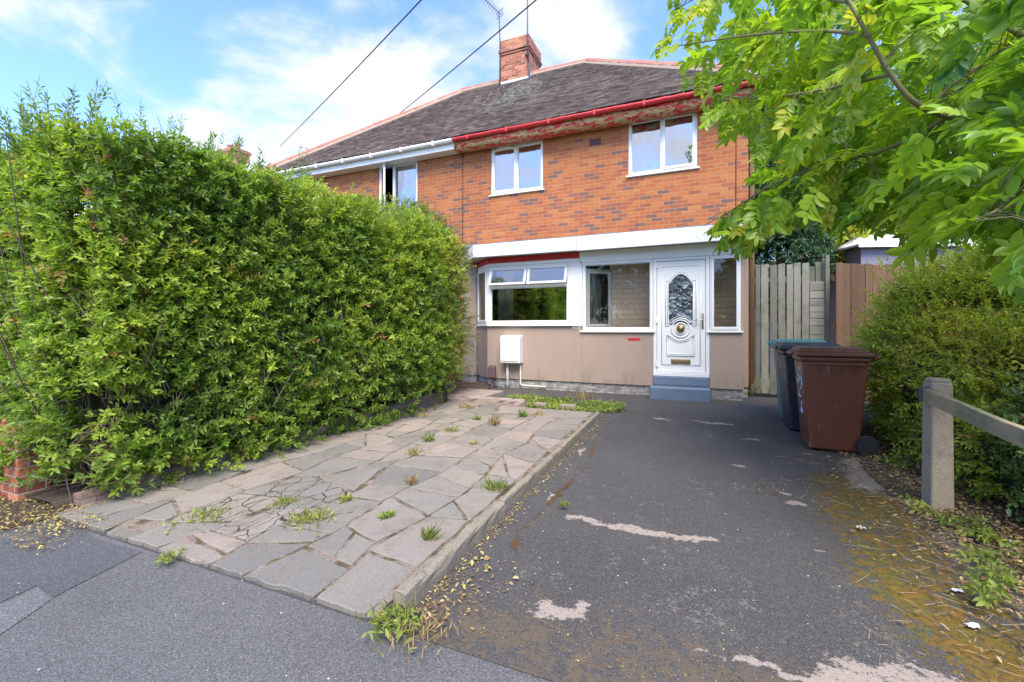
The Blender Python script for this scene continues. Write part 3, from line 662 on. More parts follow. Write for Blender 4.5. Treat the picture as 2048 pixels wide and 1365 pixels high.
# ------------------------------------------------------------------ windows
def window(parent, name, x0, x1, z0, z1, y, panes, mat_g, M4=None, fw=.055, d=.07, sill=None, label=None, vents=()):
    """frame in the plane y (front face), looking along -y. panes: (a,b,c,d, sash?) fractions; open: (hinge, angle)"""
    f = MB(M4)
    f.box(x0, x1, y, y+d, z0, z0+fw); f.box(x0, x1, y, y+d, z1-fw, z1); f.box(x0, x0+fw, y+.001, y+d-.001, z0+fw, z1-fw); f.box(x1-fw, x1, y+.001, y+d-.001, z0+fw, z1-fw)
    W, H = x1-x0, z1-z0; win = f
    xs = sorted({round(p[i], 4) for p in panes for i in (0, 1)} - {0, 1})
    for q in xs:
        zb_ = min(z0+H*p[2] for p in panes if q in (round(p[0],4), round(p[1],4))); f.box(x0+W*q-fw*.45, x0+W*q+fw*.45, y+.002, y+d-.002, max(z0+fw, zb_), z1-fw)
    zs = sorted({round(p[i], 4) for p in panes for i in (2, 3)} - {0, 1})
    for q in zs: f.box(x0+fw, x1-fw, y+.003, y+d-.003, z0+H*q-fw*.45, z0+H*q+fw*.45)
    fo = f.build(name, M['upvc'], parent, .006)
    if label: fo['label'] = label
    for p in panes:
        a, b_, c, d_ = x0+W*p[0], x0+W*p[1], z0+H*p[2], z0+H*p[3]
        a += fw*(.45 if p[0] else 1); b_ -= fw*(.45 if p[1] < 1 else 1); c += fw*(.45 if p[2] else 1); d_ -= fw*(.45 if p[3] < 1 else 1)
        op = p[5] if len(p) > 5 else None
        Mx = Matrix(M4) if M4 else Matrix.Identity(4)
        sw = .045 if p[4] else .012
        if op:
            hinge, ang = op
            if hinge == 'top': Mx = Mx @ Matrix.Translation((0, y, d_)) @ Matrix.Rotation(-ang, 4, 'X') @ Matrix.Translation((0, -y, -d_))
            if hinge == 'left': Mx = Mx @ Matrix.Translation((a, y, 0)) @ Matrix.Rotation(-ang, 4, 'Z') @ Matrix.Translation((-a, -y, 0))
        yy = y-(.02 if p[4] else -.012)
        if p[4]: a -= .012; b_ += .012; c -= .012; d_ += .012
        s = MB(Mx); s.box(a, b_, yy, yy+.05, c, c+sw); s.box(a, b_, yy, yy+.05, d_-sw, d_); s.box(a, a+sw, yy+.001, yy+.049, c+sw, d_-sw); s.box(b_-sw, b_, yy+.001, yy+.049, c+sw, d_-sw)
        s.build('sash', M['upvc'], fo, .006)
        g = MB(Mx); g.box(a+sw-.005, b_-sw+.005, yy+.022, yy+.028, c+sw-.005, d_-sw+.005); g.build('pane', mat_g, fo)
    if sill:
        s = MB(M4); s.box(x0-.04, x1+.04, y-sill, y+.03, z0-.035, z0-.002); s.build('sill', M['upvc'], fo, .006)
    return fo
def curtain(name, x0, x1, z0, z1, y, mat, label, amp=.03, wl=.10, M4=None, group=None):
    n = max(12, int((x1-x0)/.012)); V = []
    for i in range(n+1):
        x = x0+(x1-x0)*i/n; yy = y+amp*math.sin(x/wl*2*math.pi)+amp*.4*math.sin(x*31)
        for z in (z0, z1): V.append(tuple((M4 or Matrix.Identity(4)) @ Vector((x, yy, z))))
    me = bpy.data.meshes.new(name); me.from_pydata(V, [], [(2*i, 2*i+2, 2*i+3, 2*i+1) for i in range(n)]); me.polygons.foreach_set('use_smooth', [True]*n)
    o = link(name, me, mat); md = o.modifiers.new('s', 'SOLIDIFY'); md.thickness = .004
    return tag(o, label, 'curtain', group)

# ------------------------------------------------------------------ the houses
VW, VP_ = 9.2, 8.7            # main wall plane, bay / porch front plane
UX0, UXP, UX1 = -11.2, -5.25, .705
ZE = 5.83; RV, RZ = 13.0, 9.32; EV = 8.80
RL, RR_ = -7.4, -3.19
house = empty('semi_detached_house', (-2.27, VW, gz(9)), 'orange brick semi-detached house with red painted gutter, white canopy and white front door', 'house')
nbr = empty('semi_detached_house', (-8.2, VW, gz(9)), 'neighbouring half of the brick pair, with white gutter, mostly hidden behind the hedge', 'house')
def wall_with_holes(mb, x0, x1, z0, z1, y0, y1, holes):
    holes = sorted(holes); x = x0
    for (a, b_, c, d) in holes:
        mb.box(x, a, y0, y1, z0, z1); mb.box(a, b_, y0, y1, z0, c); mb.box(a, b_, y0, y1, d, z1); x = b_
    mb.box(x, x1, y0, y1, z0, z1)
WA = (-4.49, -3.24, 4.53, 5.60); WB = (-1.43, -.15, 4.56, 5.66); WN = (-7.68, -6.49, 4.1, 5.64)
w_ = MB(); wall_with_holes(w_, UXP, UX1, 3.02, 5.86, VW, VW+.25, [WA, WB])
w_.box(UX1-.25, UX1, VW+.25, 16.8, 0, 5.86); w_.box(UXP, UX1-.25, 16.55, 16.8, 0, 5.86); w_.build('wall', M['brick'], house)
w_ = MB(); w_.box(UXP, -4.85, VW-.02, VW+.25, .44, 3.02)                       # rendered lower wall left of the bay
o = w_.build('wall', M['render'], house); o['label'] = 'beige rendered wall beside the hedge end'
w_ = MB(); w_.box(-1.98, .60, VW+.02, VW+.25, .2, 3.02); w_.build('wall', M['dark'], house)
w_ = MB(); w_.box(.602, UX1, VW-.02, VW+.25, .44, 3.0); o = w_.build('wall', M['render'], house); o['label'] = 'beige rendered strip at the right corner'
w_ = MB(); w_.box(-1.80, .60, VW+.001, VW+.019, .3, 3.0); o = w_.build('wall', M['inner'], house); o['label'] = 'beige painted brick wall inside the porch'
w_ = MB(); w_.box(UXP, -4.85, VW+.0, VW+.24, .1, .437); w_.build('plinth', M['plinth'], house); w_ = MB(); w_.box(.61, UX1-.01, VW+.0, VW+.24, .1, .437); w_.build('plinth', M['plinth'], house)
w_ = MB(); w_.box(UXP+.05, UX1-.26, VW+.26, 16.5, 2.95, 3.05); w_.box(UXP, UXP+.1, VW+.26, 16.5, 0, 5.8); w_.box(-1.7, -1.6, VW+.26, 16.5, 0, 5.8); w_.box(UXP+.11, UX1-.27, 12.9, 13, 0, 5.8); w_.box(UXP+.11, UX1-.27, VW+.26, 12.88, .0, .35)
o = w_.build('partition', M['dark'], house); o['label'] = 'partitions coloured near-black to stand for unlit rooms behind the windows'
# bay (left) and porch front
c45 = [(-4.82, VW), (-4.33, VP_)]
f = MB()
f.prism([(-4.84,VW+.0),(-4.33,VP_),(-2.262,VP_),(-2.262,VP_+.10),(-4.29,VP_+.10),(-4.75,VW)], 'z', .44, 1.554); o = f.build('wall', M['render'], house, .006); o['label'] = 'beige pebble rendered base of the bay window'
f = MB(); f.box(-2.262,-.89,VP_,VP_+.10,.44,1.432); o = f.build('wall', M['render'], house, .003); o['label'] = 'beige pebble rendered wall under the porch window'
f = MB(); f.prism([(.055,VP_),(.60,VP_),(.60,VW-.02),(.50,VW-.02),(.50,VP_+.10),(.055,VP_+.10)], 'z', .44, 1.42)
o = f.build('wall', M['render'], house, .01); o['label'] = 'beige pebble rendered wall right of the step'
f = MB(); f.prism([(-4.81,VW),(-4.315,VP_+.025),(-.91,VP_+.025),(-.91,VP_+.10),(-4.28,VP_+.10),(-4.73,VW)], 'z', .1, .437); f.build('plinth', M['plinth'], house, .012)
f = MB(); f.prism([(.075,VP_+.02),(.585,VP_+.02),(.585,VW),(.5,VW),(.5,VP_+.1),(.075,VP_+.1)], 'z', .1, .437); f.build('plinth', M['plinth'], house, .012)
f = MB(); f.box(-1.36,-1.13,VP_-.004,VP_+.01,1.275,1.33); o = f.build('brick_patch', M['red'], house, .004); o['label'] = 'bare red brick showing through the render'
# step
s = MB(); s.box(-.94,.07,8.40,VP_+.05,.1,.46); s.box(-.90,.05,8.66,VP_+.08,.461,.635)
s.build('step', M['step'], house, .022, seg=3)
# bay windows
bay = window(house, 'window', -4.31, -2.50, 1.60, 2.83, VP_+.01, [(0,1,0,.64,False),(0,.5,.64,1,True,('top',R(17))),(.5,1,.64,1,True,('top',R(17)))], M['glass'], fw=.06, label='wide bay window with two open top vents')
Ms = Matrix.Translation((-4.33, VP_+.0, 0)) @ Matrix.Rotation(R(-45), 4, 'Z') @ Matrix.Translation((4.33, -VP_, 0))
def splay(cx, cy, ang, x0, x1, z0, z1, panes, **k):
    Mx = Matrix.Translation((cx, cy, 0)) @ Matrix.Rotation(ang, 4, 'Z')
    return window(house, 'window', x0, x1, z0, z1, .0, panes, M['glass_porch'], Mx, **k), Mx
splay(-4.335, VP_+.012, R(-44.5), -.70, -.02, 1.60, 2.83, [(0,1,0,1,True)], fw=.06, label='narrow angled side light of the bay')
splay(-2.22, VP_+.06, R(45), .03, .66, 1.50, 2.70, [(0,1,0,1,True)], fw=.06, sill=.05, label='angled bay window seen through the porch glass')
f = MB(); f.box(-2.497,-2.245,VP_+.0,VP_+.08,1.556,2.83); f.box(-2.45,-2.31,VP_-.008,VP_+.0,1.50,2.82); f.build('pilaster', M['upvc'], house, .006)
f = MB(); f.prism([(-5.22,VW),(-4.87,VW),(-4.335,VP_-.05),(-2.30,VP_-.05),(-2.30,VP_-.002),(-4.30,VP_+.04),(-4.80,VW+.02),(-5.22,VW+.02)][1:-1], 'z', 1.555, 1.597); o = f.build('sill', M['upvc'], house, .006)
# curtain in the bay and its boards
f = MB(); f.prism([(-4.84,VW),(-4.33,VP_-.002),(-2.30,VP_-.002),(-2.30,VP_+.06),(-4.30,VP_+.06),(-4.78,VW)], 'z', 2.90, 3.02); o = f.build('fascia', M['red'], house, .006); o['label'] = 'dark red board above the bay window'
f = MB(); f.prism([(-4.83,VW),(-4.32,VP_+.002),(-2.30,VP_+.002),(-2.30,VP_+.05),(-4.29,VP_+.05),(-4.77,VW)], 'z', 2.832, 2.898); f.box(-2.298,.60,VP_+.0,VP_+.05,2.80,3.02); f.build('head_board', M['upvc'], house, .005)
# porch glazing
pw = window(house, 'window', -2.24, -.905, 1.465, 2.797, VP_+.005, [(0,1,0,1,False)], M['glass_porch'], fw=.05, sill=.045, label='large porch window left of the door')
pw2 = window(house, 'window', .06, .55, 1.465, 2.797, VP_+.005, [(0,1,0,1,True)], M['glass_porch'], fw=.035, sill=.045, label='narrow side light right of the front door')
f = MB(); f.box(.551,.60,VP_+.02,VP_+.5,1.43,3.0); f.build('corner_post', M['render'], house, .004)
f = MB(); f.box(-2.2,.55,VP_+.09,VW+.0,.45,.5); o = f.build('porch_floor', M['slab_edge'], house)
# canopy
f = MB(); cl = [(-5.20,VW),(-4.52,8.42),(.66,8.42),(.70,8.46),(.70,VW-.003),(-4.0,VW-.003)]
f.prism([(-5.2,VW-.004),(-4.5,8.43),(.68,8.43),(.68,VW-.004)], 'z', 3.03, 3.05); canopy = f.build('canopy', M['soffit'], house)
def board(mb, a, b_, z0, z1, th=.03):
    d = Vector((b_[0]-a[0], b_[1]-a[1])).normalized(); n_ = Vector((-d.y, d.x))*th
    mb.prism([a, b_, (b_[0]+n_.x, b_[1]+n_.y), (a[0]+n_.x, a[1]+n_.y)], 'z', z0, z1)
f = MB(); board(f, (-5.22,VW-.01), (-4.52,8.40), 3.0, 3.255); board(f, (-4.518,8.40), (-2.28,8.40), 3.0, 3.265); board(f, (-2.272,8.398), (.70,8.398), 2.99, 3.265); f.box(.70,.73,8.40,VW-.005,3.0,3.265)
f.build('canopy_fascia', M['canopy'], canopy, .012, seg=3)
f = MB(); f.add([(-5.2,VW-.006,3.40),(-4.5,8.44,3.24),(.69,8.44,3.24),(.69,VW-.006,3.40),(-5.2,VW-.006,3.06),(-4.5,8.44,3.06),(.69,8.44,3.06),(.69,VW-.006,3.06)],[(0,1,2,3),(4,7,6,5),(0,4,5,1),(1,5,6,2),(2,6,7,3),(3,7,4,0)]); f.build('canopy_roof', M['lead'], canopy)
f = MB()
xx = -5.15
while xx < .55:
    L = random.uniform(.5,1.3); L = min(L, .66-xx); f.box(xx, xx+L-.02, VW-.02, VW-.001, 3.39, 3.44+random.uniform(0,.02)); xx += L
f.build('flashing', M['lead'], canopy)
# upper windows
for (a, b_, c, d), lab in ((WA, 'upper left window with its vent on the left leaf'), (WB, 'upper right window above the front door')):
    ps = [(0,.5,0,1,True),(.5,1,0,1,False)] if a < -4 else [(0,.5,0,1,False),(.5,1,0,1,True)]
    wi = window(house, 'window', a, b_, c, d, VW+.02, ps, M['glass_up'], sill=.06, label=lab)
    m = MB(); vx = a+.16 if a < -4 else b_-.5; m.box(vx, vx+.33, VW-.03, VW+.0, d-.045, d-.02); m.build('trickle_vent', M['upvc'], wi, .004)
    m = MB(); m.box(a-.04, b_+.04, VW-.05, VW+.02, d+.002, d+.14); o = m.build('lintel', M['red'], house, .004); o['label'] = 'red painted board over an upper window'
curtain('curtain', WA[0]+.05, WA[0]+.50, WA[2]+.05, WA[3]-.05, VW+.2, M['net'], 'white net curtain in the left half of the upper left window')
curtain('curtain', WA[1]-.22, WA[1]-.05, WA[2]+.05, WA[3]-.05, VW+.2, M['net'], 'narrow white curtain at the right edge of the upper left window')
curtain('curtain', WB[0]+.05, WB[0]+.33, WB[2]+.05, WB[3]-.05, VW+.2, M['net'], 'white curtain at the left edge of the upper right window')
curtain('curtain', WB[1]-.42, WB[1]-.05, WB[2]+.05, WB[3]-.05, VW+.2, M['net'], 'white curtain at the right edge of the upper right window')
curtain('curtain', -4.22, -3.86, 1.62, 2.8, VP_+.32, M['curtain'], 'cream pleated curtain at the left of the bay window', .02, .075)
curtain('curtain', -2.32, -1.92, 1.52, 2.7, VW+.22, M['curtain'], 'pale curtain behind the angled window inside the porch', .02, .09)
# air brick
m = MB(); m.box(-2.22,-1.98,VW-.006,VW+.01,5.28,5.42); ab = m.build('air_brick', simple('dark_terracotta', (.13,.045,.04), .8), house)
m = MB()
for i in range(7):
    for j in range(3): m.box(-2.195+i*.03, -2.18+i*.03, VW-.008, VW-.005, 5.30+j*.036, 5.322+j*.036)
m.build('hole_shade_block', M['cable'], ab)  # black blocks on the face stand in for shade inside the openings
# door
def arc(cx, cz, r, a0, a1, n=14): return [(cx+r*math.cos(R(a0+(a1-a0)*i/n)), cz+r*math.sin(R(a0+(a1-a0)*i/n))) for i in range(n+1)]
DX0, DX1, DZ0, DZ1 = -.90, .055, .65, 2.797
f = MB(); yd = VP_+.0
f.box(DX0,DX0+.06,yd,yd+.07,DZ0+.06,DZ1); f.box(DX1-.06,DX1,yd,yd+.07,DZ0+.06,DZ1); f.box(DX0+.06,DX1-.06,yd+.001,yd+.07,DZ1-.055,DZ1); f.box(DX0-.0,DX1+.0,yd-.03,yd+.08,DZ0-.014,DZ0+.058)
f.build('door_frame', M['upvc'], house, .006)
a, b_ = DX0+.065, DX1-.065; mx_ = (a+b_)/2; z0, z1 = DZ0+.063, DZ1-.06
# slab as a face with the glazed opening: border pieces around
gx0, gx1 = mx_-.215, mx_+.215; gz0, gz1 = 1.52, 2.44
cz_, cr = 1.50, .155
topc = [(gx0, gz1-.10)]+[(gx0+.03+ (gx1-gx0-.06)*i/16, gz1-.10+.03*min(1,i/2,(16-i)/2)+.13*math.sin(math.pi*i/16)**1.2) for i in range(0,17)]+[(gx1, gz1-.10)]
glass_poly = [(gx0, gz0+.08), (mx_-cr-.005, gz0+.08)]+[(x, z) for x, z in arc(mx_, cz_, cr+.035, 165, 15)][1:-1]+[(mx_+cr+.005, gz0+.08), (gx1, gz0+.08)]+topc[::-1]
d = MB(); d.box(a, b_, yd+.012, yd+.05, z0, z1); door = d.build('door', M['upvc'], house, .008)
g = MB(); g.prism(glass_poly, 'y', yd-.0, yd+.011); g.build('glass', M['pattern'], door)
m = MB()
def mould(pts, r=.011, closed=True): m.tube([(x, yd+.006, z) for x, z in pts], r, 6, closed)
mould([(x*1.0, z) for x, z in glass_poly], .013)
mould([(gx0-.045, gz0+.03), (mx_-cr-.045, gz0+.03)]+arc(mx_, cz_, cr+.075, 160, 20)[1:-1]+[(mx_+cr+.045, gz0+.03), (gx1+.045, gz0+.03), (gx1+.045, gz1-.07)]+[(x+(.03 if x>mx_ else -.03)*0, z+.04) for x, z in topc[::-1]][1:-1]+[(gx0-.045, gz1-.07)], .007)
mould([(gx0-.02, z0+.30), (gx1+.02, z0+.30), (gx1+.02, 1.38)]+arc(mx_, cz_, cr+.055, -40, -140)+[(gx0-.02, 1.38)], .011)
mould([(gx0+.005, z0+.325), (gx1-.005, z0+.325), (gx1-.005, 1.355)]+arc(mx_, cz_, cr+.085, -45, -135)+[(gx0+.005, 1.355)], .006)
mould([(a+.085,z0+.13),(b_-.085,z0+.13),(b_-.085,z1-.10),(a+.085,z1-.10)], .006)
m.tube([(x, yd+.004, z) for x, z in arc(mx_, cz_, cr, 0, 360, 32)[:-1]], .014, 6, True)
m.build('moulding', M['upvc'], door, smooth=True)
m = MB(); m.lathe([(.001,.014),(.120,.014),(.118,.0),(.105,-.008),(.095,.002),(.02,.003),(.001,.003)], (mx_, yd+.0, cz_), 'y', 32)
m.M = Matrix.Identity(4); m.build('rosette', M['upvc'], door, smooth=True)
m = MB(); m.lathe([(.001,.006),(.066,.006),(.072,-.008),(.066,-.016),(.058,-.012),(.05,-.022),(.032,-.034),(.001,-.040)], (mx_, yd-.004, cz_), 'y', 32)
for s_ in (-1, 1):
    m.lathe([(.001,0),(.014,0),(.010,-.012),(.001,-.016)], (mx_+s_*.022, yd-.030, cz_+.018), 'y', 10); m.lathe([(.001,0),(.014,0),(.010,-.012),(.001,-.014)], (mx_+s_*.045, yd-.018, cz_+.045), 'y', 10)
m.lathe([(.001,0),(.016,0),(.012,-.016),(.001,-.02)], (mx_, yd-.038, cz_-.008), 'y', 12)
m.tube([(mx_+.05*math.cos(R(t)), yd-.035, cz_-.012+.055*math.sin(R(t))) for t in range(190, 351, 16)], .006, 6)
m.build('knocker', M['brass'], door, smooth=True)
m = MB(); m.box(mx_-.165,mx_+.165,yd-.0,yd+.012,z0+.145,z0+.235); lb = m.build('letterbox', M['brass'], door, .005)
m = MB(); m.box(mx_-.14,mx_+.14,yd-.008,yd-.001,z0+.162,z0+.218); m.build('letter_flap', M['brass'], lb, .004)
m = MB(); hx = b_-.045; m.box(hx-.016,hx+.016,yd-.002,yd+.012,1.50,1.78); m.tube([(hx,yd-.0,1.66),(hx,yd-.05,1.66),(hx-.03,yd-.055,1.66),(hx-.13,yd-.05,1.655)], .010, 8); m.build('handle', M['chrome'], door, .003, True)
for z in (DZ0+.15, 1.60, 2.62):
    m = MB(); m.box(DX0+.045, DX0+.085, yd-.014, yd+.0, z, z+.10); m.build('hinge', M['upvc'], door, .004)
# eaves
def gutter(name, x0, x1, mat, par, lump=0.0):
    n = max(2, int((x1-x0)/.06)); prof = [(math.cos(R(t)), math.sin(R(t))) for t in range(180, 361, 20)]; V = []; Q = []
    for i in range(n+1):
        x = x0+(x1-x0)*i/n; dzz = lump*(float(noise(x*7, 0, 0, 5))-.5); rr_ = .055*(1+lump*6*(float(noise(x*15, 3, 0, 6))-.5))
        for (a_, b2) in prof: V.append((x, 8.83+a_*rr_*1.05, 5.80+dzz+b2*rr_*1.35))
        V.append((x, 8.83+.045, 5.80)); V.append((x, 8.83-.045, 5.80))
    k_ = len(prof)+2
    for i in range(n):
        for j in range(len(prof)-1): Q.append((i*k_+j, i*k_+j+1, (i+1)*k_+j+1, (i+1)*k_+j))
        Q.append((i*k_+k_-3, i*k_+k_-2, (i+1)*k_+k_-2, (i+1)*k_+k_-3))
        Q.append((i*k_+k_-2, i*k_+k_-1, (i+1)*k_+k_-1, (i+1)*k_+k_-2))
    Q.append((0,k_-1,k_-2)+tuple(range(k_-3,-1,-1))[:0]+ (k_-3,)) if False else None
    me = bpy.data.meshes.new(name); me.from_pydata(V, [], [q for q in Q if q]+[tuple(range(k_)), tuple(n*k_+k_-1-j for j in range(k_))]); me.polygons.foreach_set('use_smooth', [True]*len(me.polygons))
    o = link(name, me, mat, par); md = o.modifiers.new('s','SOLIDIFY'); md.thickness = .006; return o
gut = gutter('gutter', -5.25, .98, M['red_gutter'], house, .012); gut['label'] = 'gutter thick with lumpy red paint'
for x in np.arange(-4.9, .95, .95): m = MB(); m.box(x, x+.05, 8.765, 8.90, 5.715, 5.815); m.build('bracket', M['red_gutter'], gut, .008)
# fascia with warped, peeling edge
V = []; Q = []; n = 90
for i in range(n+1):
    x = -5.27+(.98+5.27)*i/n; j1, j2 = (float(noise(x*6, 1, 0, 3))-.5)*.03, (float(noise(x*5, 7, 0, 3))-.5)*.03
    V += [(x, 8.90, 5.82), (x, 8.90+j1, 5.70), (x, 8.905+j2, 5.575+j1*.8), (x, 9.02, 5.57+j1), (x, 9.18, 5.60)]
for i in range(n):
    for j in range(4): Q.append((i*5+j, (i+1)*5+j, (i+1)*5+j+1, i*5+j+1))
fo = npmesh('fascia', np.array(V), np.array(Q), M['red_peel'], house); fo['label'] = 'peeling red and cream fascia board'; md = fo.modifiers.new('s','SOLIDIFY'); md.thickness = .02
m = MB(); m.box(-11.55,-5.28,8.90,8.925,5.60,5.82); m.build('fascia', M['upvc'], nbr, .004)
m = MB(); m.box(-11.55,-5.28,8.926,9.19,5.60,5.615)
m.build('soffit', M['upvc'], nbr); g2 = gutter('gutter', -11.58, -5.27, M['upvc'], nbr, 0)
for x in np.arange(-11.2, -5.3, .9): m = MB(); m.box(x, x+.04, 8.762, 8.90, 5.712, 5.82); m.build('bracket', M['upvc'], g2, .006)
m = MB(); m.box(-6.3,-5.72,8.70,8.90,5.62,5.66) if False else m.box(-11.55,-11.52,8.9,16.9,5.6,5.82); m.build('barge_board', M['upvc'], nbr)
# roofs: real overlapping courses
def roof_slope(name, A0, A1, B0, B1, mat, par, gauge=.098, sub=.30):
    """A0,A1 eaves ends, B0,B1 ridge ends (3D)"""
    A0, A1, B0, B1 = map(Vector, (A0, A1, B0, B1)); L = ((A0+A1)/2-(B0+B1)/2).length; n = int(L/gauge); V = []; Q = []
    nrm_ = (A1-A0).cross((B0-A0) if (B0-A0).length > .1 else (B1-A0)).normalized()
    if nrm_.z < 0: nrm_ = -nrm_
    m_ = max(2, int((A1-A0).length/sub))
    for i in range(n):
        t0, t1 = i/n, min(1, (i+1.12)/n)
        for (t, h) in ((t0, -.004), (t0, .020), (t1, .003)):
            a_ = A0.lerp(B0, t); b2 = A1.lerp(B1, t)
            for j in range(m_+1):
                p = a_.lerp(b2, j/m_); h2 = h+(float(noise(p.x*3+i*5.1, p.y*3, i*.7, 2))-.5)*.010*(h > 0)
                h2 += (float(noise(p.x*.6, p.y*.6, 0, 4))-.5)*.04
                V.append(p+nrm_*h2)
        b = i*3*(m_+1)
        for r_ in (0, 1):
            for j in range(m_): Q.append((b+r_*(m_+1)+j, b+r_*(m_+1)+j+1, b+(r_+1)*(m_+1)+j+1, b+(r_+1)*(m_+1)+j))
    return npmesh(name, np.array([tuple(v) for v in V]), np.array(Q), mat, par)
EB = 2*RV-EV
rf = roof_slope('roof', (-5.25,EV,ZE), (1.05,EV,ZE), (-5.25,RV,RZ), (RR_,RV,RZ), M['roof'], house)
roof_slope('hip_slope', (1.05,EV,ZE), (1.05,EB,ZE), (RR_,RV,RZ), (RR_,RV,RZ), M['roof'], rf)
m = MB(); m.add([(-5.25,EB,ZE),(1.05,EB,ZE),(RR_,RV,RZ),(-5.25,RV,RZ)],[(0,1,2,3)]); m.build('rear_slope', M['roof'], rf)
rn = roof_slope('roof', (-11.55,EV,ZE), (-5.25,EV,ZE), (RL,RV,RZ), (-5.25,RV,RZ), M['roof_n'], nbr)
roof_slope('hip_slope', (-11.55,EB,ZE), (-11.55,EV,ZE), (RL,RV,RZ), (RL,RV,RZ), M['roof_n'], rn)
m = MB(); m.add([(-11.55,EB,ZE),(-5.25,EB,ZE),(-5.25,RV,RZ),(RL,RV,RZ)],[(0,1,2,3)]); m.build('rear_slope', M['roof_n'], rn)
def ridge(par, A, B, r=.115, seg=.45, mort=True):
    A, B = Vector(A), Vector(B); n = int((B-A).length/seg); m = MB()
    for i in range(n):
        p, q = A.lerp(B, i/n), A.lerp(B, (i+.985)/n); j = Vector((0, 0, random.uniform(-.012,.012)))
        m.tube([p+j, q+j], [r*random.uniform(.96,1.0), r*1.05], 10)
    m.build('ridge_tile', M['ridge'], par)
    if mort:
        m = MB(); m.tube([A-Vector((0,0,.05)), B-Vector((0,0,.05))], r*1.18, 8); m.build('pointing', M['mortar'], par)
ridge(rf, (1.07,EV-.02,ZE+.0), (RR_,RV,RZ)); ridge(rf, (RR_,RV,RZ), (-5.2,RV,RZ)); ridge(rf, (1.07,EB,ZE), (RR_,RV,RZ), mort=False)
ridge(rn, (-5.25,RV,RZ), (RL,RV,RZ)); ridge(rn, (RL,RV,RZ), (-11.57,EV-.02,ZE)); ridge(rn, (RL,RV,RZ), (-11.57,EB,ZE), mort=False)
# chimney
m = MB(); cx0, cx1, cy0, cy1 = -5.86, -4.93, 12.68, 13.72
m.box(cx0,cx1,cy0,cy1,8.7,9.95)
for i, (g_, za, zb) in enumerate([(.03,9.95,10.02),(.06,10.02,10.10),(.03,10.10,10.17),(.03,10.17,10.40)]):
    m.box(cx0-g_,cx1+g_,cy0-g_,cy1+g_,za+.001,zb)
chim = m.build('chimney', M['brick_red'], rf, .012)
m = MB(); m.frustum((cx0+.02,cx1-.02,cy0+.02,cy1-.02,10.401),(cx0+.2,cx1-.2,cy0+.2,cy1-.2,10.46)); m.build('flaunching', M['mortar'], rf)
m = MB(); m.box(cx0-.02,cx1+.02,cy0-.03,cy0-.001,8.98,9.13); m.prism([(cy0-.02,8.98),(cy1*.5+cy0*.5-.2,9.28),(cy1*.5+cy0*.5-.2,9.42),(cy0-.02,9.14)], 'x', cx1+.001, cx1+.02); m.build('flashing', simple('pale_mortar_flashing', (.62,.61,.58), .9, .2, 14, .4), rf)
# walls of neighbour
m = MB(); wall_with_holes(m, UX0, UXP-.003, .3, 5.86, VW, VW+.25, [WN]); m.box(UX0, UX0+.25, VW+.25, 16.8, .2, 5.86); m.box(UX0+.25, UXP, 16.55, 16.8, .2, 5.86); m.build('wall', M['brick'], nbr)
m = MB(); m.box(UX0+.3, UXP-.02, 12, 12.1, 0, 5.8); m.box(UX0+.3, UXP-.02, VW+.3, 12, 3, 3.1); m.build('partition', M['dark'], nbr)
window(nbr, 'window', WN[0], WN[1], WN[2], WN[3], VW+.02, [(0,.38,0,1,True,('left',R(38))),(.38,1,0,1,False)], M['glass_up'], sill=.05, label='upper window with one leaf standing open')
curtain('curtain', WN[0]+.5, WN[1]-.05, WN[2]+.05, WN[3]-.05, VW+.2, M['net'], 'white net curtain in the neighbouring upper window by the hedge top')
# cables on the wall, corner downpipe
def cable(name, pts, r, mat, label, cat, par=None, group=None):
    m = MB(); m.tube(pts, r, 6); o = m.build(name, mat, par, smooth=True)
    if not par: tag(o, label, cat, group)
    return o
cable('wall_cable', [(-5.22,VW-.008,3.45),(-5.215,VW-.008,4.6),(-5.22,VW-.008,5.62)], .007, M['cable'], 'thin dark cable down the brickwork where the two houses join', 'cable')
cable('wall_cable', [(.50,VW-.008,3.45),(.505,VW-.008,5.0),(.50,VW-.008,5.62)], .006, M['cable'], 'thin cable down the brickwork near the right corner of the house', 'cable')
m = MB(); m.tube([(.77,VW+.08,.5),(.77,VW+.08,5.45),(.86,VW-.1,5.62),(.90,8.88,5.75)], .04, 10); o = m.build('downpipe', M['tan'], house, smooth=True); o['label'] = 'cream and rust coloured corner pipe'
# meter box, pipes, marker
mb_ = empty('meter_box', (-3.72, VP_, .79), 'white meter box on the beige wall under the bay window', 'meter box')
m = MB(); m.prism([(-.20,.79),(-.001,.79),(-.001,1.36),(-.14,1.36),(-.20,1.31)], 'x', -3.94, -3.50)
m.v = [(x, VP_+y, z) for x, y, z in m.v]; m.build('box', M['meter'], mb_, .012, seg=3)
m = MB(); m.box(-3.91,-3.53,VP_-.212,VP_-.201,.83,1.27); m.build('lid', M['meter'], mb_, .006)
m = MB(); m.tube([(-3.83,VP_-.06,.79),(-3.83,VP_-.06,.25)], .030, 10); m.build('supply_pipe', M['pipe'], mb_, smooth=True)
m = MB(); m.tube([(-3.83,VP_-.06,.40),(-3.83,VP_-.06,.22)], .033, 10); m.build('pipe_sleeve', M['gwall'], mb_, smooth=True)
m = MB(); m.tube([(-3.545,VP_-.04,.79),(-3.545,VP_-.04,.36),(-3.53,VP_-.04,.335),(-3.48,VP_-.04,.325),(-2.98,VP_-.03,.32)], .016, 8); m.build('gas_pipe', M['pipe'], mb_, smooth=True)
vt = empty('marker_post', (-4.12, 8.50, gz(8.5)), 'small brown capped post standing in front of the bay wall', 'post')
m = MB(); m.box(-4.145,-4.095,8.48,8.52,.22,.50); m.build('post', M['vent'], vt, .004)
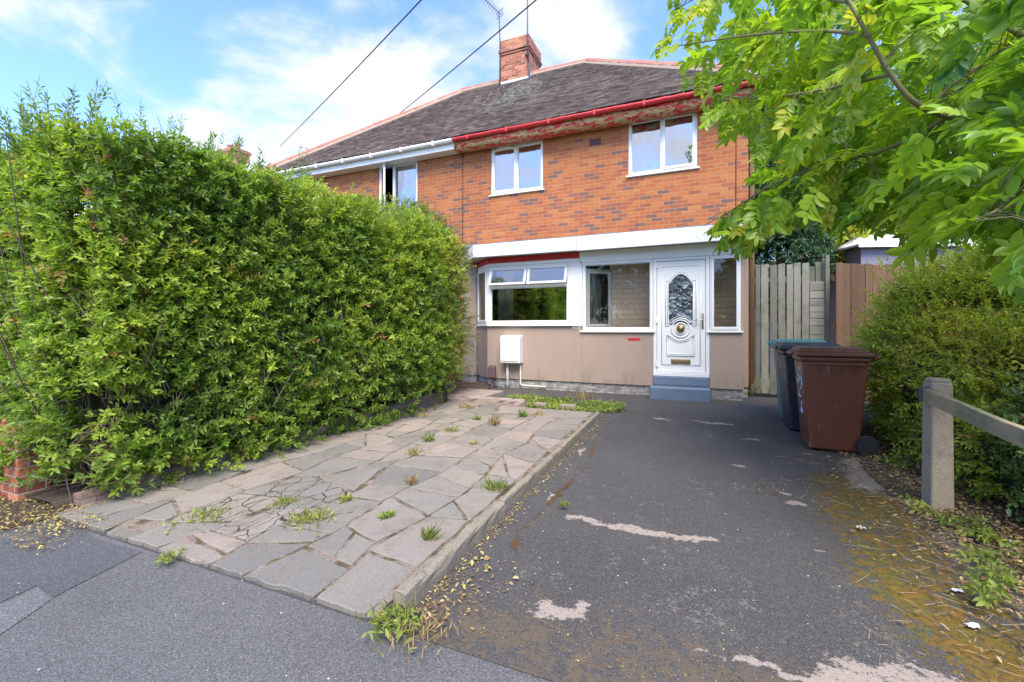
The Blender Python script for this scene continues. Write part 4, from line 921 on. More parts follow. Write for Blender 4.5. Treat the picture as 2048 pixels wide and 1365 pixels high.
m = MB(); m.frustum((-4.20,-4.04,8.44,8.56,.48),(-4.195,-4.045,8.445,8.555,.70)); m.frustum((-4.195,-4.045,8.445,8.555,.70),(-4.16,-4.08,8.46,8.54,.745)); m.build('cap', M['vent'], vt, .012)

# ------------------------------------------------------------------ aerials and wires
ae = empty('tv_aerial', (-5.86, 12.6, 9.5), 'television aerial on a bent mast at the left corner of the chimney', 'aerial')
base = unp(1001,150,13.9); top = unp(998,22,13.9)
m = MB(); m.tube([base+Vector((-.02,0,-.3)), base.lerp(top,.5)+Vector((.01,0,0)), top], .022, 8); m.build('mast', M['metal'], ae, smooth=True)
a0, a1 = unp(962,-8,13.6), unp(1000,28,14.1)
m = MB(); m.tube([a0, a1], .012, 6); m.build('boom', M['metal'], ae)
m = MB(); dd = (a1-a0).normalized(); sd_ = Vector((dd.y, -dd.x, 0)).normalized()
for i in range(9): p = a0.lerp(a1, .02+i*.11); up = Vector((0,0,1)) ; m.tube([p-sd_*.10-up*.05, p+sd_*.10+up*.05], .006, 5)
for i in range(4): p = a1+Vector((0,0,(i-1.5)*.07)); m.tube([p-sd_*.16, p+sd_*.16], .008, 5)
m.build('element', M['metal'], ae)
ap = empty('aerial_pole', (-5.0, 12.6, 9.5), 'tall plain pole strapped to the right front corner of the chimney', 'aerial')
m = MB(); m.tube([unp(1056,128,13.5), unp(1055,60,13.5), unp(1055,-60,13.5)], .022, 8); m.build('mast', M['metal'], ap, smooth=True)
m = MB(); m.tube([unp(1056,128,13.5), unp(1057,140,13.5), unp(1060,158,13.5)], .03, 6); m.box(-5.02,-4.9,12.60,12.68,9.75,9.80); m.build('bracket', M['metal'], ap)
def wire(p1, p2, ext, label):
    p1, p2 = Vector(p1), Vector(p2); p3 = p2+(p2-p1)*ext; pts = []
    for i in range(41):
        t = i/40; p = p1.lerp(p3, t); p = p-Vector((0,0,.25*4*t*(1-t))); pts.append(p)
    m = MB(); m.tube(pts, .014, 5); return tag(m.build('overhead_wire', M['cable']), label, 'wire', 'telephone wires crossing the sky')
wire(unp(560,293,19), unp(826,-6,9), 1.6, 'left overhead wire, running down towards the hedge top')
wire(unp(745,270,18), unp(1047,-2,9), 1.6, 'right overhead wire, meeting the roof left of the chimney')
# ------------------------------------------------------------------ gate and fences
def boards(name, specs, mat, parent):
    """every board one part: (x0,x1,y0,y1,z0,z1,lean)"""
    for q in specs:
        m = MB(); x0, x1, y0, y1, z0, z1, ln = q
        m.add([(x0,y0,z0),(x1,y0,z0),(x1,y1,z0),(x0,y1,z0),(x0+ln,y0,z1),(x1+ln,y0,z1+random.uniform(-.012,.012)),(x1+ln,y1,z1),(x0+ln,y1,z1)],[(0,3,2,1),(4,5,6,7),(0,1,5,4),(1,2,6,5),(2,3,7,6),(3,0,4,7)])
        o = m.build(name, mat, parent, .004); a_ = o.data.attributes.new('tint','FLOAT','POINT'); a_.data.foreach_set('value', [random.random()]*len(o.data.vertices))
gt = empty('wooden_gate', (1.2, 9.4, .25), 'weathered grey side gate of tall vertical boards beside the house', 'gate')
sp = [(.73,.835),(.85,.935),(.955,1.08),(1.105,1.225),(1.25,1.365),(1.385,1.49),(1.505,1.62),(1.64,1.755)]
sp = [(.72+(a_-.73)*.93, .72+(b2-.73)*.93) for a_, b2 in sp]
boards('board', [(a_, b2, 9.38, 9.405, .30+random.uniform(0,.03), 2.66+random.uniform(-.02,.03), random.uniform(-.006,.006)) for a_, b2 in sp], M['wood'], gt)
m = MB()
for z in (.6, 1.5, 2.35): m.box(.72,1.67,9.41,9.45,z,z+.09)
m.build('ledge', M['wood'], gt)
fp = empty('board_fence', (1.8, 9.4, .25), 'patched grey fence section of horizontal boards between gate and brown fence', 'fence')
z = .30; sp = []
while z < 2.30: h = random.uniform(.10,.15); sp.append((1.68,1.90,9.37,9.395,z,min(z+h,2.32),0)); z += h+.008
boards('board', sp, M['wood_h'], fp)
boards('board', [(1.67,1.77,9.45,9.47,2.0,2.60,0),(1.78,1.87,9.45,9.47,2.0,2.68,0),(1.88,1.95,9.46,9.48,2.0,2.74,0)], M['wood'], fp)
boards('post', [(1.905,1.965,9.33,9.40,.25,2.78,.0)], M['wood'], fp)
FB = Vector((2.15, 9.05, 0)); X0 = np.array([5.27, 7.35]); dirF = Vector((.90, .62)).normalized()   # direction of the brown fence on the ground plan
def camxy(X, Y): return (CC*X-SS*Y, SS*X+CC*Y)
p0 = camxy(5.37, 7.45); p1 = camxy(10.2, 8.75); dF = Vector((p1[0]-p0[0], p1[1]-p0[1])); LF = dF.length; dF.normalize()
bf = empty('wooden_fence', (p0[0], p0[1], .25), 'reddish brown fence of wide vertical boards rising behind the right-hand shrub', 'fence')
t_ = 0; angF = math.atan2(dF.y, dF.x)
while t_ < LF:
    Mx = Matrix.Translation((p0[0]+dF.x*t_, p0[1]+dF.y*t_, 0)) @ Matrix.Rotation(angF, 4, 'Z'); m = MB(Mx); yy = random.uniform(0,.012); m.box(0, .152, yy-.01, yy+.01, .25, 2.60+random.uniform(-.015,.015))
    o = m.build('board', M['wood_brown'], bf, .004); a_ = o.data.attributes.new('tint','FLOAT','POINT'); a_.data.foreach_set('value', [random.random()]*len(o.data.vertices)); t_ += .158
m = MB(Matrix.Translation((p0[0], p0[1], 0)) @ Matrix.Rotation(angF, 4, 'Z'))
for z in (.6, 1.5, 2.3): m.box(0, LF, .03, .08, z, z+.09)
m.build('rail', M['wood_brown'], bf)
# post and rail at the right
pr = empty('post_and_rail_fence', (1.65, 4.53, gz(4.5)), 'low fence with a squat concrete post and one lichened timber rail, right foreground', 'fence')
def cpost(x, y, h, mat):
    m = MB(Matrix.Translation((x, y, 0)) @ Matrix.Rotation(R(6), 4, 'Z')); z0 = gz(y)-.1; m.frustum((-.075,.075,-.075,.075,z0),(-.068,.068,-.068,.068,z0+.1+h-.03)); m.frustum((-.068,.068,-.068,.068,z0+.1+h-.03),(-.05,.05,-.05,.05,z0+.1+h)); return m.build('post', mat, pr, .022, seg=4)
cpost(1.655, 4.53, 1.02, M['post']); cpost(1.68, 2.35, .95, M['post'])
m = MB(); a_, b2 = Vector((1.565, 4.47, .985)), Vector((1.61, 2.25, .83))
def plank(m, a, b, w, h):
    d = (b-a).normalized(); s_ = d.cross(Vector((0,0,1))).normalized(); u_ = s_.cross(d); vs2 = []
    N = 14
    for i in range(N+1):
        p = a.lerp(b, i/N)+Vector((0,0,(random.random()-.5)*.006))
        for (q, r_) in ((-1,-1),(1,-1),(1,1),(-1,1)): vs2.append(p+s_*w/2*q+u_*h/2*r_)
    m.add(vs2, [(i*4+j, i*4+(j+1)%4, (i+1)*4+(j+1)%4, (i+1)*4+j) for i in range(N) for j in range(4)]+[(3,2,1,0),(N*4,N*4+1,N*4+2,N*4+3)])
plank(m, a_, b2, .045, .105); o = m.build('rail', M['wood_rail'], pr, .006)
m = MB(); m.box(1.535,1.585,4.475,4.52,.93,1.05); m.build('bracket', M['metal'], pr, .003)
# neighbour's brick wall at the pavement, far left
bw = empty('brick_garden_wall', (-6.2, 1.95, 0), 'low red brick wall end at the left edge, beside the hedge and pavement', 'wall')
m = MB(); m.box(-9.5,-5.42,1.86,2.08,-.05,.60); m.build('wall', M['brick_red'], bw, .008)
m = MB(); m.box(-9.5,-5.40,1.84,2.10,.601,.665); m.build('coping', M['brick_red'], bw, .01)

# ------------------------------------------------------------------ bins
def wheelie(x, y, mat, label, ang=0):
    """front faces -x"""
    z = gz(y+.3); e = empty('wheelie_bin', (x, y, z), label, 'wheelie bin', 'wheelie bins in a row beside the shrub')
    T = Matrix.Translation((x, y, z)) @ Matrix.Rotation(ang, 4, 'Z') @ Matrix.Diagonal((1,1,1.09,1))
    def fb(m, b, t): m.frustum(b, t)
    m = MB(T); m.frustum((.10,.56,.07,.50,.02),(.035,.635,.025,.555,.90)); m.frustum((.02,.65,.01,.57,.90),(.015,.655,.005,.575,.955))
    for s_ in (.0, 1): pass
    body = m.build('body', mat, e, .022, seg=3)
    m = MB(T)
    for xx in (.20,.30,.40,.50): m.prism([(xx,.885),(xx+.012,.885),(xx+.012,.80),(xx+.006,.79),(xx,.80)][::-1], 'y', .012, .035)
    m.box(.05,.60,.0,.58,.875,.90); m.build('rib', mat, body, .004)
    m = MB(T)
    m.frustum((-.035,.69,-.01,.59,.957),(-.03,.685,-.005,.585,1.0)); m.frustum((-.01,.66,.02,.56,1.0),(.03,.60,.07,.51,1.045)); lid = m.build('lid', mat, e, .014, seg=3)
    m = MB(T); m.prism([(-.06,.965),(-.02,.965),(-.02,1.0),(-.055,1.0)], 'y', .14, .44); m.build('grip', mat, lid, .008)
    m = MB(T); m.tube([(.67,.05,.93),(.73,.05,.96),(.745,.08,.965),(.745,.50,.965),(.73,.53,.96),(.67,.53,.93)], .016, 8); m.build('handle', mat, e, smooth=True)
    for yy in (.0, .50):
        m = MB(T); m.lathe([(.001,0),(.065,0),(.07,.004),(.092,.0),(.10,.01),(.10,.05),(.092,.06),(.07,.056),(.001,.056)], (.62, yy, .10), 'y', 24); wh = m.build('wheel', M['rubber'], e, smooth=False)
        m = MB(T); m.lathe([(.001,-.006),(.03,-.006),(.03,.0),(.001,0)], (.62, yy if yy < .1 else yy+.066, .10), 'y', 12); m.build('hub', M['rubber'], wh)
    m = MB(T); m.tube([(.62,.0,.10),(.62,.56,.10)], .012, 8); m.build('axle', M['metal'], e)
    return e, T
e, T = wheelie(.94, 5.80, M['bin_brown'], 'brown wheelie bin with white scrawl on its front, nearest of the bins')
m = MB(T)
def xf(z): return .10+(.035-.10)*(z-.02)/.88-.006
sc_pts = [[(.16,.80),(.24,.83),(.30,.78),(.22,.70),(.30,.66),(.36,.70)],[(.20,.62),(.30,.60),(.34,.54),(.24,.52)],[(.22,.47),(.26,.40),(.22,.36),(.30,.38)],[(.14,.75),(.12,.66),(.18,.6)]]
for pl in sc_pts: m.tube([(xf(z), y, z) for y, z in pl], .007, 5)
m.build('painted_mark', M['paint_white'], bpy.data.objects[e.children[0].name] if e.children else e)
wheelie(.89, 6.62, M['bin_black'], 'blue-black wheelie bin standing between the brown and the green bins', R(2))
wheelie(.88, 7.30, M['bin_green'], 'teal green wheelie bin, farthest of the bins and nearest the gate', R(-3))

# ------------------------------------------------------------------ foliage generators
def rnd_dir(n): return nz(rng.normal(size=(n, 3)))
def shoots(P, Dn, L, nl, leafL, leafW, tint, spread=.9, jit=.5, fine=False, up=.35, leafjit=.42, gap=.2):
    """opposite leaves along short shoots; returns leaf arrays and stick arrays"""
    n = len(P); Dn = nz(Dn); Lb = np.broadcast_to(L, (n,))
    ref = rnd_dir(n); S = nz(np.cross(Dn, ref)); T_ = np.cross(Dn, S); out = []
    lP, lD, lN, lL, lW, lT = [], [], [], [], [], []
    for k_ in range(nl):
        t = gap+(1-gap)*(k_//2+.5)/((nl+1)//2); a = (k_//2)*1.57+(math.pi if k_ % 2 else 0)
        side = S*math.cos(a)+T_*math.sin(a)
        p = P+Dn*(Lb*t)[:, None]; p = p-np.array([0, 0, 1.])*(Lb*t*t*.15)[:, None]
        d = nz(Dn*(.55+.5*t)+side*spread+rng.normal(size=(n, 3))*.22+np.array([0,0,-.1]))
        nn = nz(Dn*.6+np.array([0,0,up*2])+rng.normal(size=(n, 3))*jit)
        lP.append(p); lD.append(d); lN.append(nn); sz = (1-leafjit)+2*leafjit*rng.random(n); sz = sz*(1.05-.35*t)
        lL.append(leafL*sz); lW.append(leafW*sz); lT.append(np.clip(tint+rng.normal(size=n)*.07+.12*(t-.5), 0, 1))
    lv = leaf_arrays(np.concatenate(lP), np.concatenate(lD), np.concatenate(lN), np.concatenate(lL), np.concatenate(lW), np.concatenate(lT), fine, rng.uniform(0,.7,nl*n)[:, None], rng.normal(.14,.14,nl*n)[:, None])
    st = stick_arrays(P-Dn*.05, P+Dn*Lb[:, None]*.95, .0030, .0015)
    return lv, st
def dead(tint, frac): 
    m_ = rng.random(len(tint)) < frac; tint[m_] = rng.uniform(.985, 1, m_.sum()); return tint

# ---- the big hedge
hd = empty('privet_hedge', (-5.2, 4.2, .1), 'tall overgrown green hedge filling the left side behind the low brick wall', 'hedge')
LV, ST_ = [], []
def face_pts(n, face, v0, v1, z0, z1, uf, ub):
    v = rng.uniform(v0, v1, n); z = rng.uniform(z0, z1, n)
    if face == 'front':
        u = uf(v, z); P = np.stack([u, v, z], 1); N = np.tile([1.,-.15,.1], (n, 1))
    elif face == 'near':
        u = rng.uniform(ub, -4.85, n); P = np.stack([u, np.full(n, v0), z], 1); N = np.tile([.2,-1.,.1], (n, 1))
    elif face == 'far':
        u = rng.uniform(ub, -4.4, n); P = np.stack([u, np.full(n, v1), z], 1); N = np.tile([.3,1.,.1], (n, 1))
    else:
        u = rng.uniform(0, 1, n); P = np.stack([ub+u*(uf(v, np.full(n, z1))-ub), v, np.full(n, z1)], 1); N = np.tile([.1,-.1,1.], (n, 1))
    return P, N
def hbulge(v, z):
    b = .10*np.sin(np.clip(z/3.4, 0, 1)*math.pi)+np.where(z < .55, -.10*(.55-z)/.55, 0)-.45*np.clip((z-2.5)/1.0, 0, 1)**2
    return b+(fbm(v*.9, z*1.0, 0, 3)-.5)*.75+(fbm(v*3.2, z*3.2, 0, 13, 3)-.5)*.32
def htop(v): return 3.04+.10*np.clip((v-3)/4, 0, 1)
uf_h = lambda v, z: -4.68+.11*(v-2.0)+hbulge(v, z)
V0, V1 = 2.02, 6.9
for face, n in (('front', 10800), ('near', 3600), ('top', 2300), ('far', 600)):
    P, N = face_pts(n, face, V0, V1, .18, 3.18, uf_h, -6.9)
    if face == 'front': P[:, 2] = .10+rng.random(n)**.9*3.10
    if face == 'top': P[:, 2] = htop(P[:, 1])+(fbm(P[:,0]*1.5, P[:,1]*1.5, 0, 31)-.5)*.75
    if face in ('near', 'far'): P[:, 1] += (fbm(P[:,0]*1.6, P[:,2]*1.6, 0, 41)-.5)*.5*(1 if face == 'far' else 1)
    dep = rng.random(n)**1.6*.30; P = P-N*dep[:, None]
    if face == 'near': P[:, 1] -= .02
    # thin out near the ground on the far half where bare twigs show
    keep = ~((P[:, 1] > 5.2) & (P[:, 2] < .25+.22*(P[:, 1]-5.2)*.6+.3*fbm(P[:,1]*2, P[:,2]*2, 0, 51)) & (rng.random(n) < .85))
    keep &= ~((fbm(P[:, 1]*1.9, P[:, 2]*2.3, P[:, 0], 61) < .34) & (rng.random(n) < .7))
    P, N, dep = P[keep], N[keep], dep[keep]; n = len(P)
    D = nz(N*.7+np.array([0,0,.45])+rng.normal(size=(n,3))*.42)
    cl = fbm(P[:, 1]*1.5, P[:, 2]*1.5, P[:, 0]*1.5, 71); tint = np.clip(.34+(cl-.45)*1.3+.10*np.clip((P[:, 2]-1.6)/1.6, 0, 1)+rng.normal(size=n)*.10, 0, .93)
    tint = dead(tint, .013)
    lv, st = shoots(P, D, rng.uniform(.12,.26,n), 12, .064, .026, tint); LV.append(lv); ST_.append(st)
# tall soft shoots on top
n = 900; v = rng.uniform(1.95, 7.0, n); u = rng.uniform(-6.3, -4.75, n); P = np.stack([u, v, htop(v)-.1+rng.random(n)*.1], 1)
h = .30+.72*rng.random(n)**1.8*np.clip(fbm(v*2.3, u*2, 0, 91)*3-.9, .1, 1.3)
D = nz(np.stack([rng.normal(size=n)*.22, rng.normal(size=n)*.22, np.ones(n)], 1))
lv, st = shoots(P, D, h*.85, 34, .070, .020, np.clip(.25+rng.normal(size=n)*.15, 0, .9), spread=.75, up=.1, gap=.1); LV.append(lv); ST_.append(st)
leaf_mesh('foliage', LV, M['privet'], hd)
# stems and bare twigs
n = 700; b0 = np.stack([rng.uniform(-6.0,-4.9,n), rng.uniform(2.1,6.9,n), np.full(n,.12)], 1); b1 = b0+np.stack([rng.normal(size=n)*.25+.12, rng.normal(size=n)*.3, rng.uniform(1.2,3.2,n)], 1)
ST_.append(stick_arrays(b0, b1, .010, .004))
n = 1500; v = rng.uniform(1.98,7.1,n); z = rng.uniform(.12,.75,n); a0_ = np.stack([-4.72+.11*(v-2)+rng.uniform(-.45,.06,n)-.0, v, z+gzn(v)], 1)
keep = (v > 5.0) | (v < 3.0) | (rng.random(n) < .25); a0_ = a0_[keep]; n = len(a0_)
ST_.append(stick_arrays(a0_, a0_+np.stack([rng.normal(size=n)*.12+.05, rng.normal(size=n)*.22, rng.normal(size=n)*.10], 1), .0035, .0018))
leaf_mesh('stems', ST_, M['twig'], hd)
n = 420; v = rng.uniform(2.05,6.9,n); z = rng.uniform(.5,3.1,n); a0_ = np.stack([uf_h(v, z)-rng.uniform(0,.16,n), v, z], 1); Ls = rng.uniform(.12,.5,n)
leaf_mesh('bare_twigs', [stick_arrays(a0_, a0_+nz(np.stack([rng.normal(size=n)*.25, rng.normal(size=n)*.45, np.ones(n)], 1))*Ls[:, None], .0045, .002)], M['straw'], hd)
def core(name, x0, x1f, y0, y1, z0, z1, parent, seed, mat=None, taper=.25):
    """lumpy solid hull, coloured dark to stand for shade between the leaves"""
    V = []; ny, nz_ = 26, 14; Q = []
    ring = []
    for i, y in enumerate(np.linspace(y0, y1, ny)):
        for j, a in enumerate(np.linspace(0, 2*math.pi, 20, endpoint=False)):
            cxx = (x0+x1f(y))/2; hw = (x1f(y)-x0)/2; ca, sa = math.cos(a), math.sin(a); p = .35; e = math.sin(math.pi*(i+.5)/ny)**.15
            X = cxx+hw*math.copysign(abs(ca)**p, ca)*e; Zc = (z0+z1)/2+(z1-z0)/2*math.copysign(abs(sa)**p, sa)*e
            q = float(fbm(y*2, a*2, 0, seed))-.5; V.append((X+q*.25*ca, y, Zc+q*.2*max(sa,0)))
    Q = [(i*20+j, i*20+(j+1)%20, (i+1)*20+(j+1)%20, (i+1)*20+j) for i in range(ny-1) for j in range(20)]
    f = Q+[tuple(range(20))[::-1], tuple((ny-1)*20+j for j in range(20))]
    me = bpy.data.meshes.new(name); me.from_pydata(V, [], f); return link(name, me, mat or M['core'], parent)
core('shade_core', -7.2, lambda y: -5.03+.11*(y-2.0), 2.30, 6.9, .0, 2.9, hd, 5)

# ---- the small-leaved shrub at the far end
sh = empty('cotoneaster_shrub', (-4.9, 7.2, .2), 'dense small-leaved shrub at the far end of the hedge, against the neighbouring window', 'shrub')
LV, ST_ = [], []
def ell_pts(n, c, r, zmin=-1): 
    d = rnd_dir(int(n*1.0)); return np.array(c)+d*np.array(r), d
for (c, r, n) in [((-5.15,7.2,1.55),(1.0,.85,1.45),3600),((-5.2,7.0,2.95),(.95,.75,.78),1700),((-5.35,6.4,3.1),(1.0,.8,.65),900),((-4.85,7.25,2.4),(.75,.72,.9),1500)]:
    P, d = ell_pts(n, c, r); q = fbm(P[:,0]*2.4, P[:,1]*2.4, P[:,2]*2.4, 5)-.5; P = P+d*(q*.5)[:, None]-d*(rng.random(n)**2*.25)[:, None]
    k_ = (P[:, 2] > .35)&(P[:,0] > -6.0); P, d = P[k_], d[k_]; n = len(P)
    D = nz(d*.8+np.array([0,0,.3])+rng.normal(size=(n,3))*.5); tint = np.clip(.35+(fbm(P[:,0]*2, P[:,1]*2, P[:,2]*2, 15)-.4)*1.3+rng.normal(size=n)*.1, 0, .95)
    lv, st = shoots(P, D, rng.uniform(.10,.26,n), 12, .040, .019, dead(tint,.02)); LV.append(lv); ST_.append(st)
n = 70; P = np.stack([rng.uniform(-5.6,-4.5,n), rng.uniform(6.7,7.6,n), rng.uniform(2.8,3.4,n)], 1); D = nz(np.stack([rng.normal(size=n)*.5+.3, rng.normal(size=n)*.4, np.full(n,.8)], 1))
lv, st = shoots(P, D, rng.uniform(.3,.75,n), 24, .038, .018, np.full(n,.4)); LV.append(lv); ST_.append(st)
n = 26; P = np.stack([rng.uniform(-4.7,-4.4,n), rng.uniform(7.6,8.0,n), rng.uniform(1.1,1.6,n)], 1); D = nz(np.stack([rng.normal(size=n)*.3+.55, np.full(n,.9), rng.normal(size=n)*.3], 1))
lv, st = shoots(P, D, rng.uniform(.2,.65,n), 20, .042, .020, np.full(n,.35)); LV.append(lv); ST_.append(st)
leaf_mesh('foliage', LV, M['thorn'], sh)
n = 900; v = rng.uniform(6.4,7.9,n); a0_ = np.stack([rng.uniform(-5.1,-4.25,n), v, rng.uniform(.22,.75,n)], 1)
ST_.append(stick_arrays(a0_, a0_+rng.normal(size=(n,3))*np.array([.18,.18,.10]), .004, .002)); leaf_mesh('stems', ST_, M['twig'], sh)
core('shade_core', -5.9, lambda y: -4.72, 6.5, 7.75, .25, 3.3, sh, 9)

# ---- the shrub mass on the right
def shrub(name, label, blobs, mat, leafL, leafW, tint0, mat_st=M['twig'], nl=12, zmin=.05, cut=None, sl_=(.12,.30), seed=5, cat='shrub', deadf=.02, dens=1.0, corer=.72, upb=.3):
    cx = sum(b[0][0] for b in blobs)/len(blobs); cy = sum(b[0][1] for b in blobs)/len(blobs)
    e = empty(name, (cx, cy, gz(cy)), label, cat); LV, ST_ = [], []
    cm = MB()
    for (c, r, n) in blobs:
        n = int(n*dens); P, d = ell_pts(n, c, r); q = fbm(P[:,0]*2.2, P[:,1]*2.2, P[:,2]*2.2, seed)-.5
        P = P+d*(q*.55*min(1, min(r)))[:, None]-d*(rng.random(n)**1.5*.4*min(1, min(r)))[:, None]; k_ = P[:, 2] > zmin
        if cut is not None: k_ &= cut(P)
        P, d = P[k_], d[k_]; m_ = len(P)
        if not m_: continue
        D = nz(d*.7+np.array([0,0,upb])+rng.normal(size=(m_,3))*.5)
        tint = np.clip(tint0+(fbm(P[:,0]*1.7, P[:,1]*1.7, P[:,2]*1.7, seed+9)-.5)*1.2+rng.normal(size=m_)*.12, 0, .95)
        lv, st = shoots(P, D, rng.uniform(sl_[0], sl_[1], m_), nl, leafL, leafW, dead(tint, deadf)); LV.append(lv); ST_.append(st)
        if corer:
            N_ = 10; vs2 = []
            for i in range(N_+1):
                for j in range(14):
                    th, ph = math.pi*i/N_, 2*math.pi*j/14; dd_ = Vector((math.sin(th)*math.cos(ph), math.sin(th)*math.sin(ph), math.cos(th))); s_ = corer*(1+(random.random()-.5)*.25)
                    vs2.append((c[0]+dd_.x*r[0]*s_, c[1]+dd_.y*r[1]*s_, max(.05, c[2]+dd_.z*r[2]*s_)))
            cm.add(vs2, [(i*14+j, i*14+(j+1)%14, (i+1)*14+(j+1)%14, (i+1)*14+j) for i in range(N_) for j in range(14)])
    leaf_mesh('foliage', LV, mat, e); leaf_mesh('stems', ST_, mat_st, e)
    if corer: cm.build('shade_core', M['core'], e)  # dark hulls inside the leaves, shade given as colour
    return e
bush = shrub('bushy_shrub', 'large sunlit yellow-green shrub spilling between the bins and the brown fence', [((2.75,7.0,.95),(.85,.95,1.15),2600),((2.45,6.3,.75),(.55,.8,.85),1800),((3.6,6.9,1.55),(1.0,.9,1.25),2400),((2.9,7.4,1.5),(.8,.45,.85),1100),((4.7,6.6,1.7),(.9,.9,1.2),1200),((2.9,5.6,.7),(.75,.8,.85),2000),((3.9,5.6,1.05),(.9,.9,1.1),1300),((2.35,5.35,.35),(.45,.7,.45),900)],
      M['bush'], .050, .024, .55, cut=lambda P: P[:,0] > 1.72, sl_=(.12,.34))
n = 260; P = np.stack([rng.uniform(2.0,4.4,n), rng.uniform(6.1,7.5,n), rng.uniform(1.3,2.3,n)], 1); D = nz(np.stack([rng.normal(size=n)*.45-.15, rng.normal(size=n)*.4-.1, np.ones(n)], 1))
lv, st = shoots(P, D, rng.uniform(.25,.65,n), 24, .048, .021, rng.uniform(.35,.85,n), gap=.1)
leaf_mesh('young_shoots', [lv, st], M['bush'], bush)
shrub('golden_leaved_shrub', 'bright yellow-leaved clump at the top of the shrub against the brown fence', [((3.55,7.5,2.1),(.35,.3,.35),420)], M['golden'], .055, .035, .6, corer=0)
shrub('laurel_shrub', 'dark green shrub in shade behind the timber rail at the right edge', [((2.75,4.3,.65),(.65,.7,.75),1500),((2.9,3.3,.7),(.6,.8,.8),1000),((3.3,4.6,1.5),(.6,.7,.8),800),((2.95,3.9,1.55),(.45,.6,.6),500)], M['darkleaf'], .062, .028, .55, cut=lambda P: P[:,0] > 1.9, sl_=(.12,.30), corer=.6)
# low sprawling shoots by the post
for i, (px, py) in enumerate([(1880,1045),(1950,1075),(2010,1100),(1965,1135),(2020,1180),(2000,1215),(1840,920),(1780,890),(1800,935),(1860,900)]):
    a_, b2 = G(px, py); n = 5; P = np.stack([a_+rng.normal(size=n)*.04, b2+rng.normal(size=n)*.05, np.full(n, gz(b2)+.05)], 1)
    D = nz(np.stack([rng.normal(size=n)*.6-.35, rng.normal(size=n)*.5-.3, np.full(n,.35)], 1)); lv, st = shoots(P, D, rng.uniform(.12,.28,n), 12, .055, .024, np.full(n, rng.uniform(.3,.9)))
    o = leaf_mesh('seedling', [lv, st], M['weed'])
    tag(o, ['leafy shoot creeping from behind the concrete post onto the litter','pale shoot low on the soil just right of the concrete post','leafy shoot at the right edge beneath the timber rail','small pale seedling on the mossy litter right of the post','broad-leaved sprig at the right edge above the dark soil','lowest leafy sprig at the right edge of the mossy drive','leafy sprig at the foot of the shrub left of the post','low sprig beside the wheel of the brown bin','sprig on the litter between brown bin and post','shoot reaching out of the shrub just above the soil by the post'][i], 'plant', 'low shoots along the right edge of the drive')
# ---- background greenery
def tree(name, label, base, h, blobs, mat, leafL, leafW, tint0, seed=3, trunk_r=.12, dens=1.0, nl=8, cat='tree', sl_=(.2,.5), corer=.62, limb=True):
    e = empty(name, base, label, cat); LV, ST_ = [], []; tm = MB(); bx0, by0, bz0 = base
    tm.tube([(bx0,by0,bz0-.1),(bx0+.05,by0,bz0+h*.25),(bx0-.04,by0+.05,bz0+h*.55),(bx0,by0,bz0+h*.85)], [trunk_r*1.3,trunk_r,trunk_r*.7,trunk_r*.2], 8)
    for (c, r, n) in blobs:
        tm.tube([(bx0,by0,bz0+min(h*.5, max(.3,c[2]-bz0-r[2]))), tuple((Vector((bx0,by0,bz0+h*.45))+Vector(c))/2), c], [trunk_r*.6,trunk_r*.35,trunk_r*.12], 6)
        n = int(n*dens); P, d = ell_pts(n, c, r); q = fbm(P[:,0]*1.1, P[:,1]*1.1, P[:,2]*1.1, seed)-.5; P = P+d*(q*1.0*min(r))[:, None]-d*(rng.random(n)**1.3*.5*min(r))[:, None]
        k_ = P[:,2] > .3; P, d = P[k_], d[k_]; n = len(P)
        D = nz(d*.6+np.array([0,0,.1])+rng.normal(size=(n,3))*.6); tint = np.clip(tint0+(fbm(P[:,0]*.9, P[:,1]*.9, P[:,2]*.9, seed+9)-.5)*1.4+rng.normal(size=n)*.12, 0, 1)
        lv, st = shoots(P, D, rng.uniform(sl_[0], sl_[1], n), nl, leafL, leafW, tint); LV.append(lv)
    leaf_mesh('crown', LV, mat, e); tm.build('trunk', M['bark'], e, smooth=True)
    return e
def cp(px, py, Y): return tuple(unp(px, py, Y))
def bl(px, py, Y, rx, rz, n): return (cp(px, py, Y), (rx, rx*.8, rz), n)
def gb(px, Y):
    p = unp(px, 600, Y); return (p.x, p.y, .22)
tree('conifer_tree', 'dark blue-green conifer behind the wooden gate, next to the house corner', gb(1560,11.5), 4.5, [bl(1555,520,11.5,.95,1.3,1500),bl(1550,420,11.5,.85,1.0,1200),bl(1560,330,11.6,.6,.9,700)], M['conifer'], .12, .035, .45, nl=12, sl_=(.15,.35))
tree('leafy_tree', 'mid-green tree rising behind the conifer, seen through the overhanging ash leaves', gb(1600,17), 8, [bl(1570,230,17,1.9,1.7,1000),bl(1650,330,17,2.0,1.7,1100),bl(1640,190,17.5,1.8,1.5,800),bl(1540,330,16,1.0,1.3,500)], M['darkleaf'], .16, .09, .8, nl=8)
tree('holly_tree', 'very dark small tree between the conifer and the golden shrub', gb(1660,13), 4, [bl(1650,460,13,.8,.9,900),bl(1670,400,13,.7,.7,600)], M['darkleaf'], .10, .05, .1, nl=8)
shrub('golden_privet', 'golden yellow shrub behind the fence near the pale roof', [(cp(1725,455,11.5),(.75,.6,.75),900),(cp(1690,500,11.2),(.45,.4,.5),400),(cp(1765,430,12),(.7,.5,.5),500)], M['golden'], .09, .045, .45, cat='shrub', corer=.5)
tree('leafy_tree', 'tall tree far behind the pale outbuilding at the right', gb(1900,20), 9, [bl(1850,200,20,3.2,2.4,1500),bl(1980,260,20,3.2,2.2,1300),bl(2080,120,20,3.2,2.6,900),bl(1760,320,19,2.2,1.8,900)], M['darkleaf'], .18, .10, .9, nl=8)
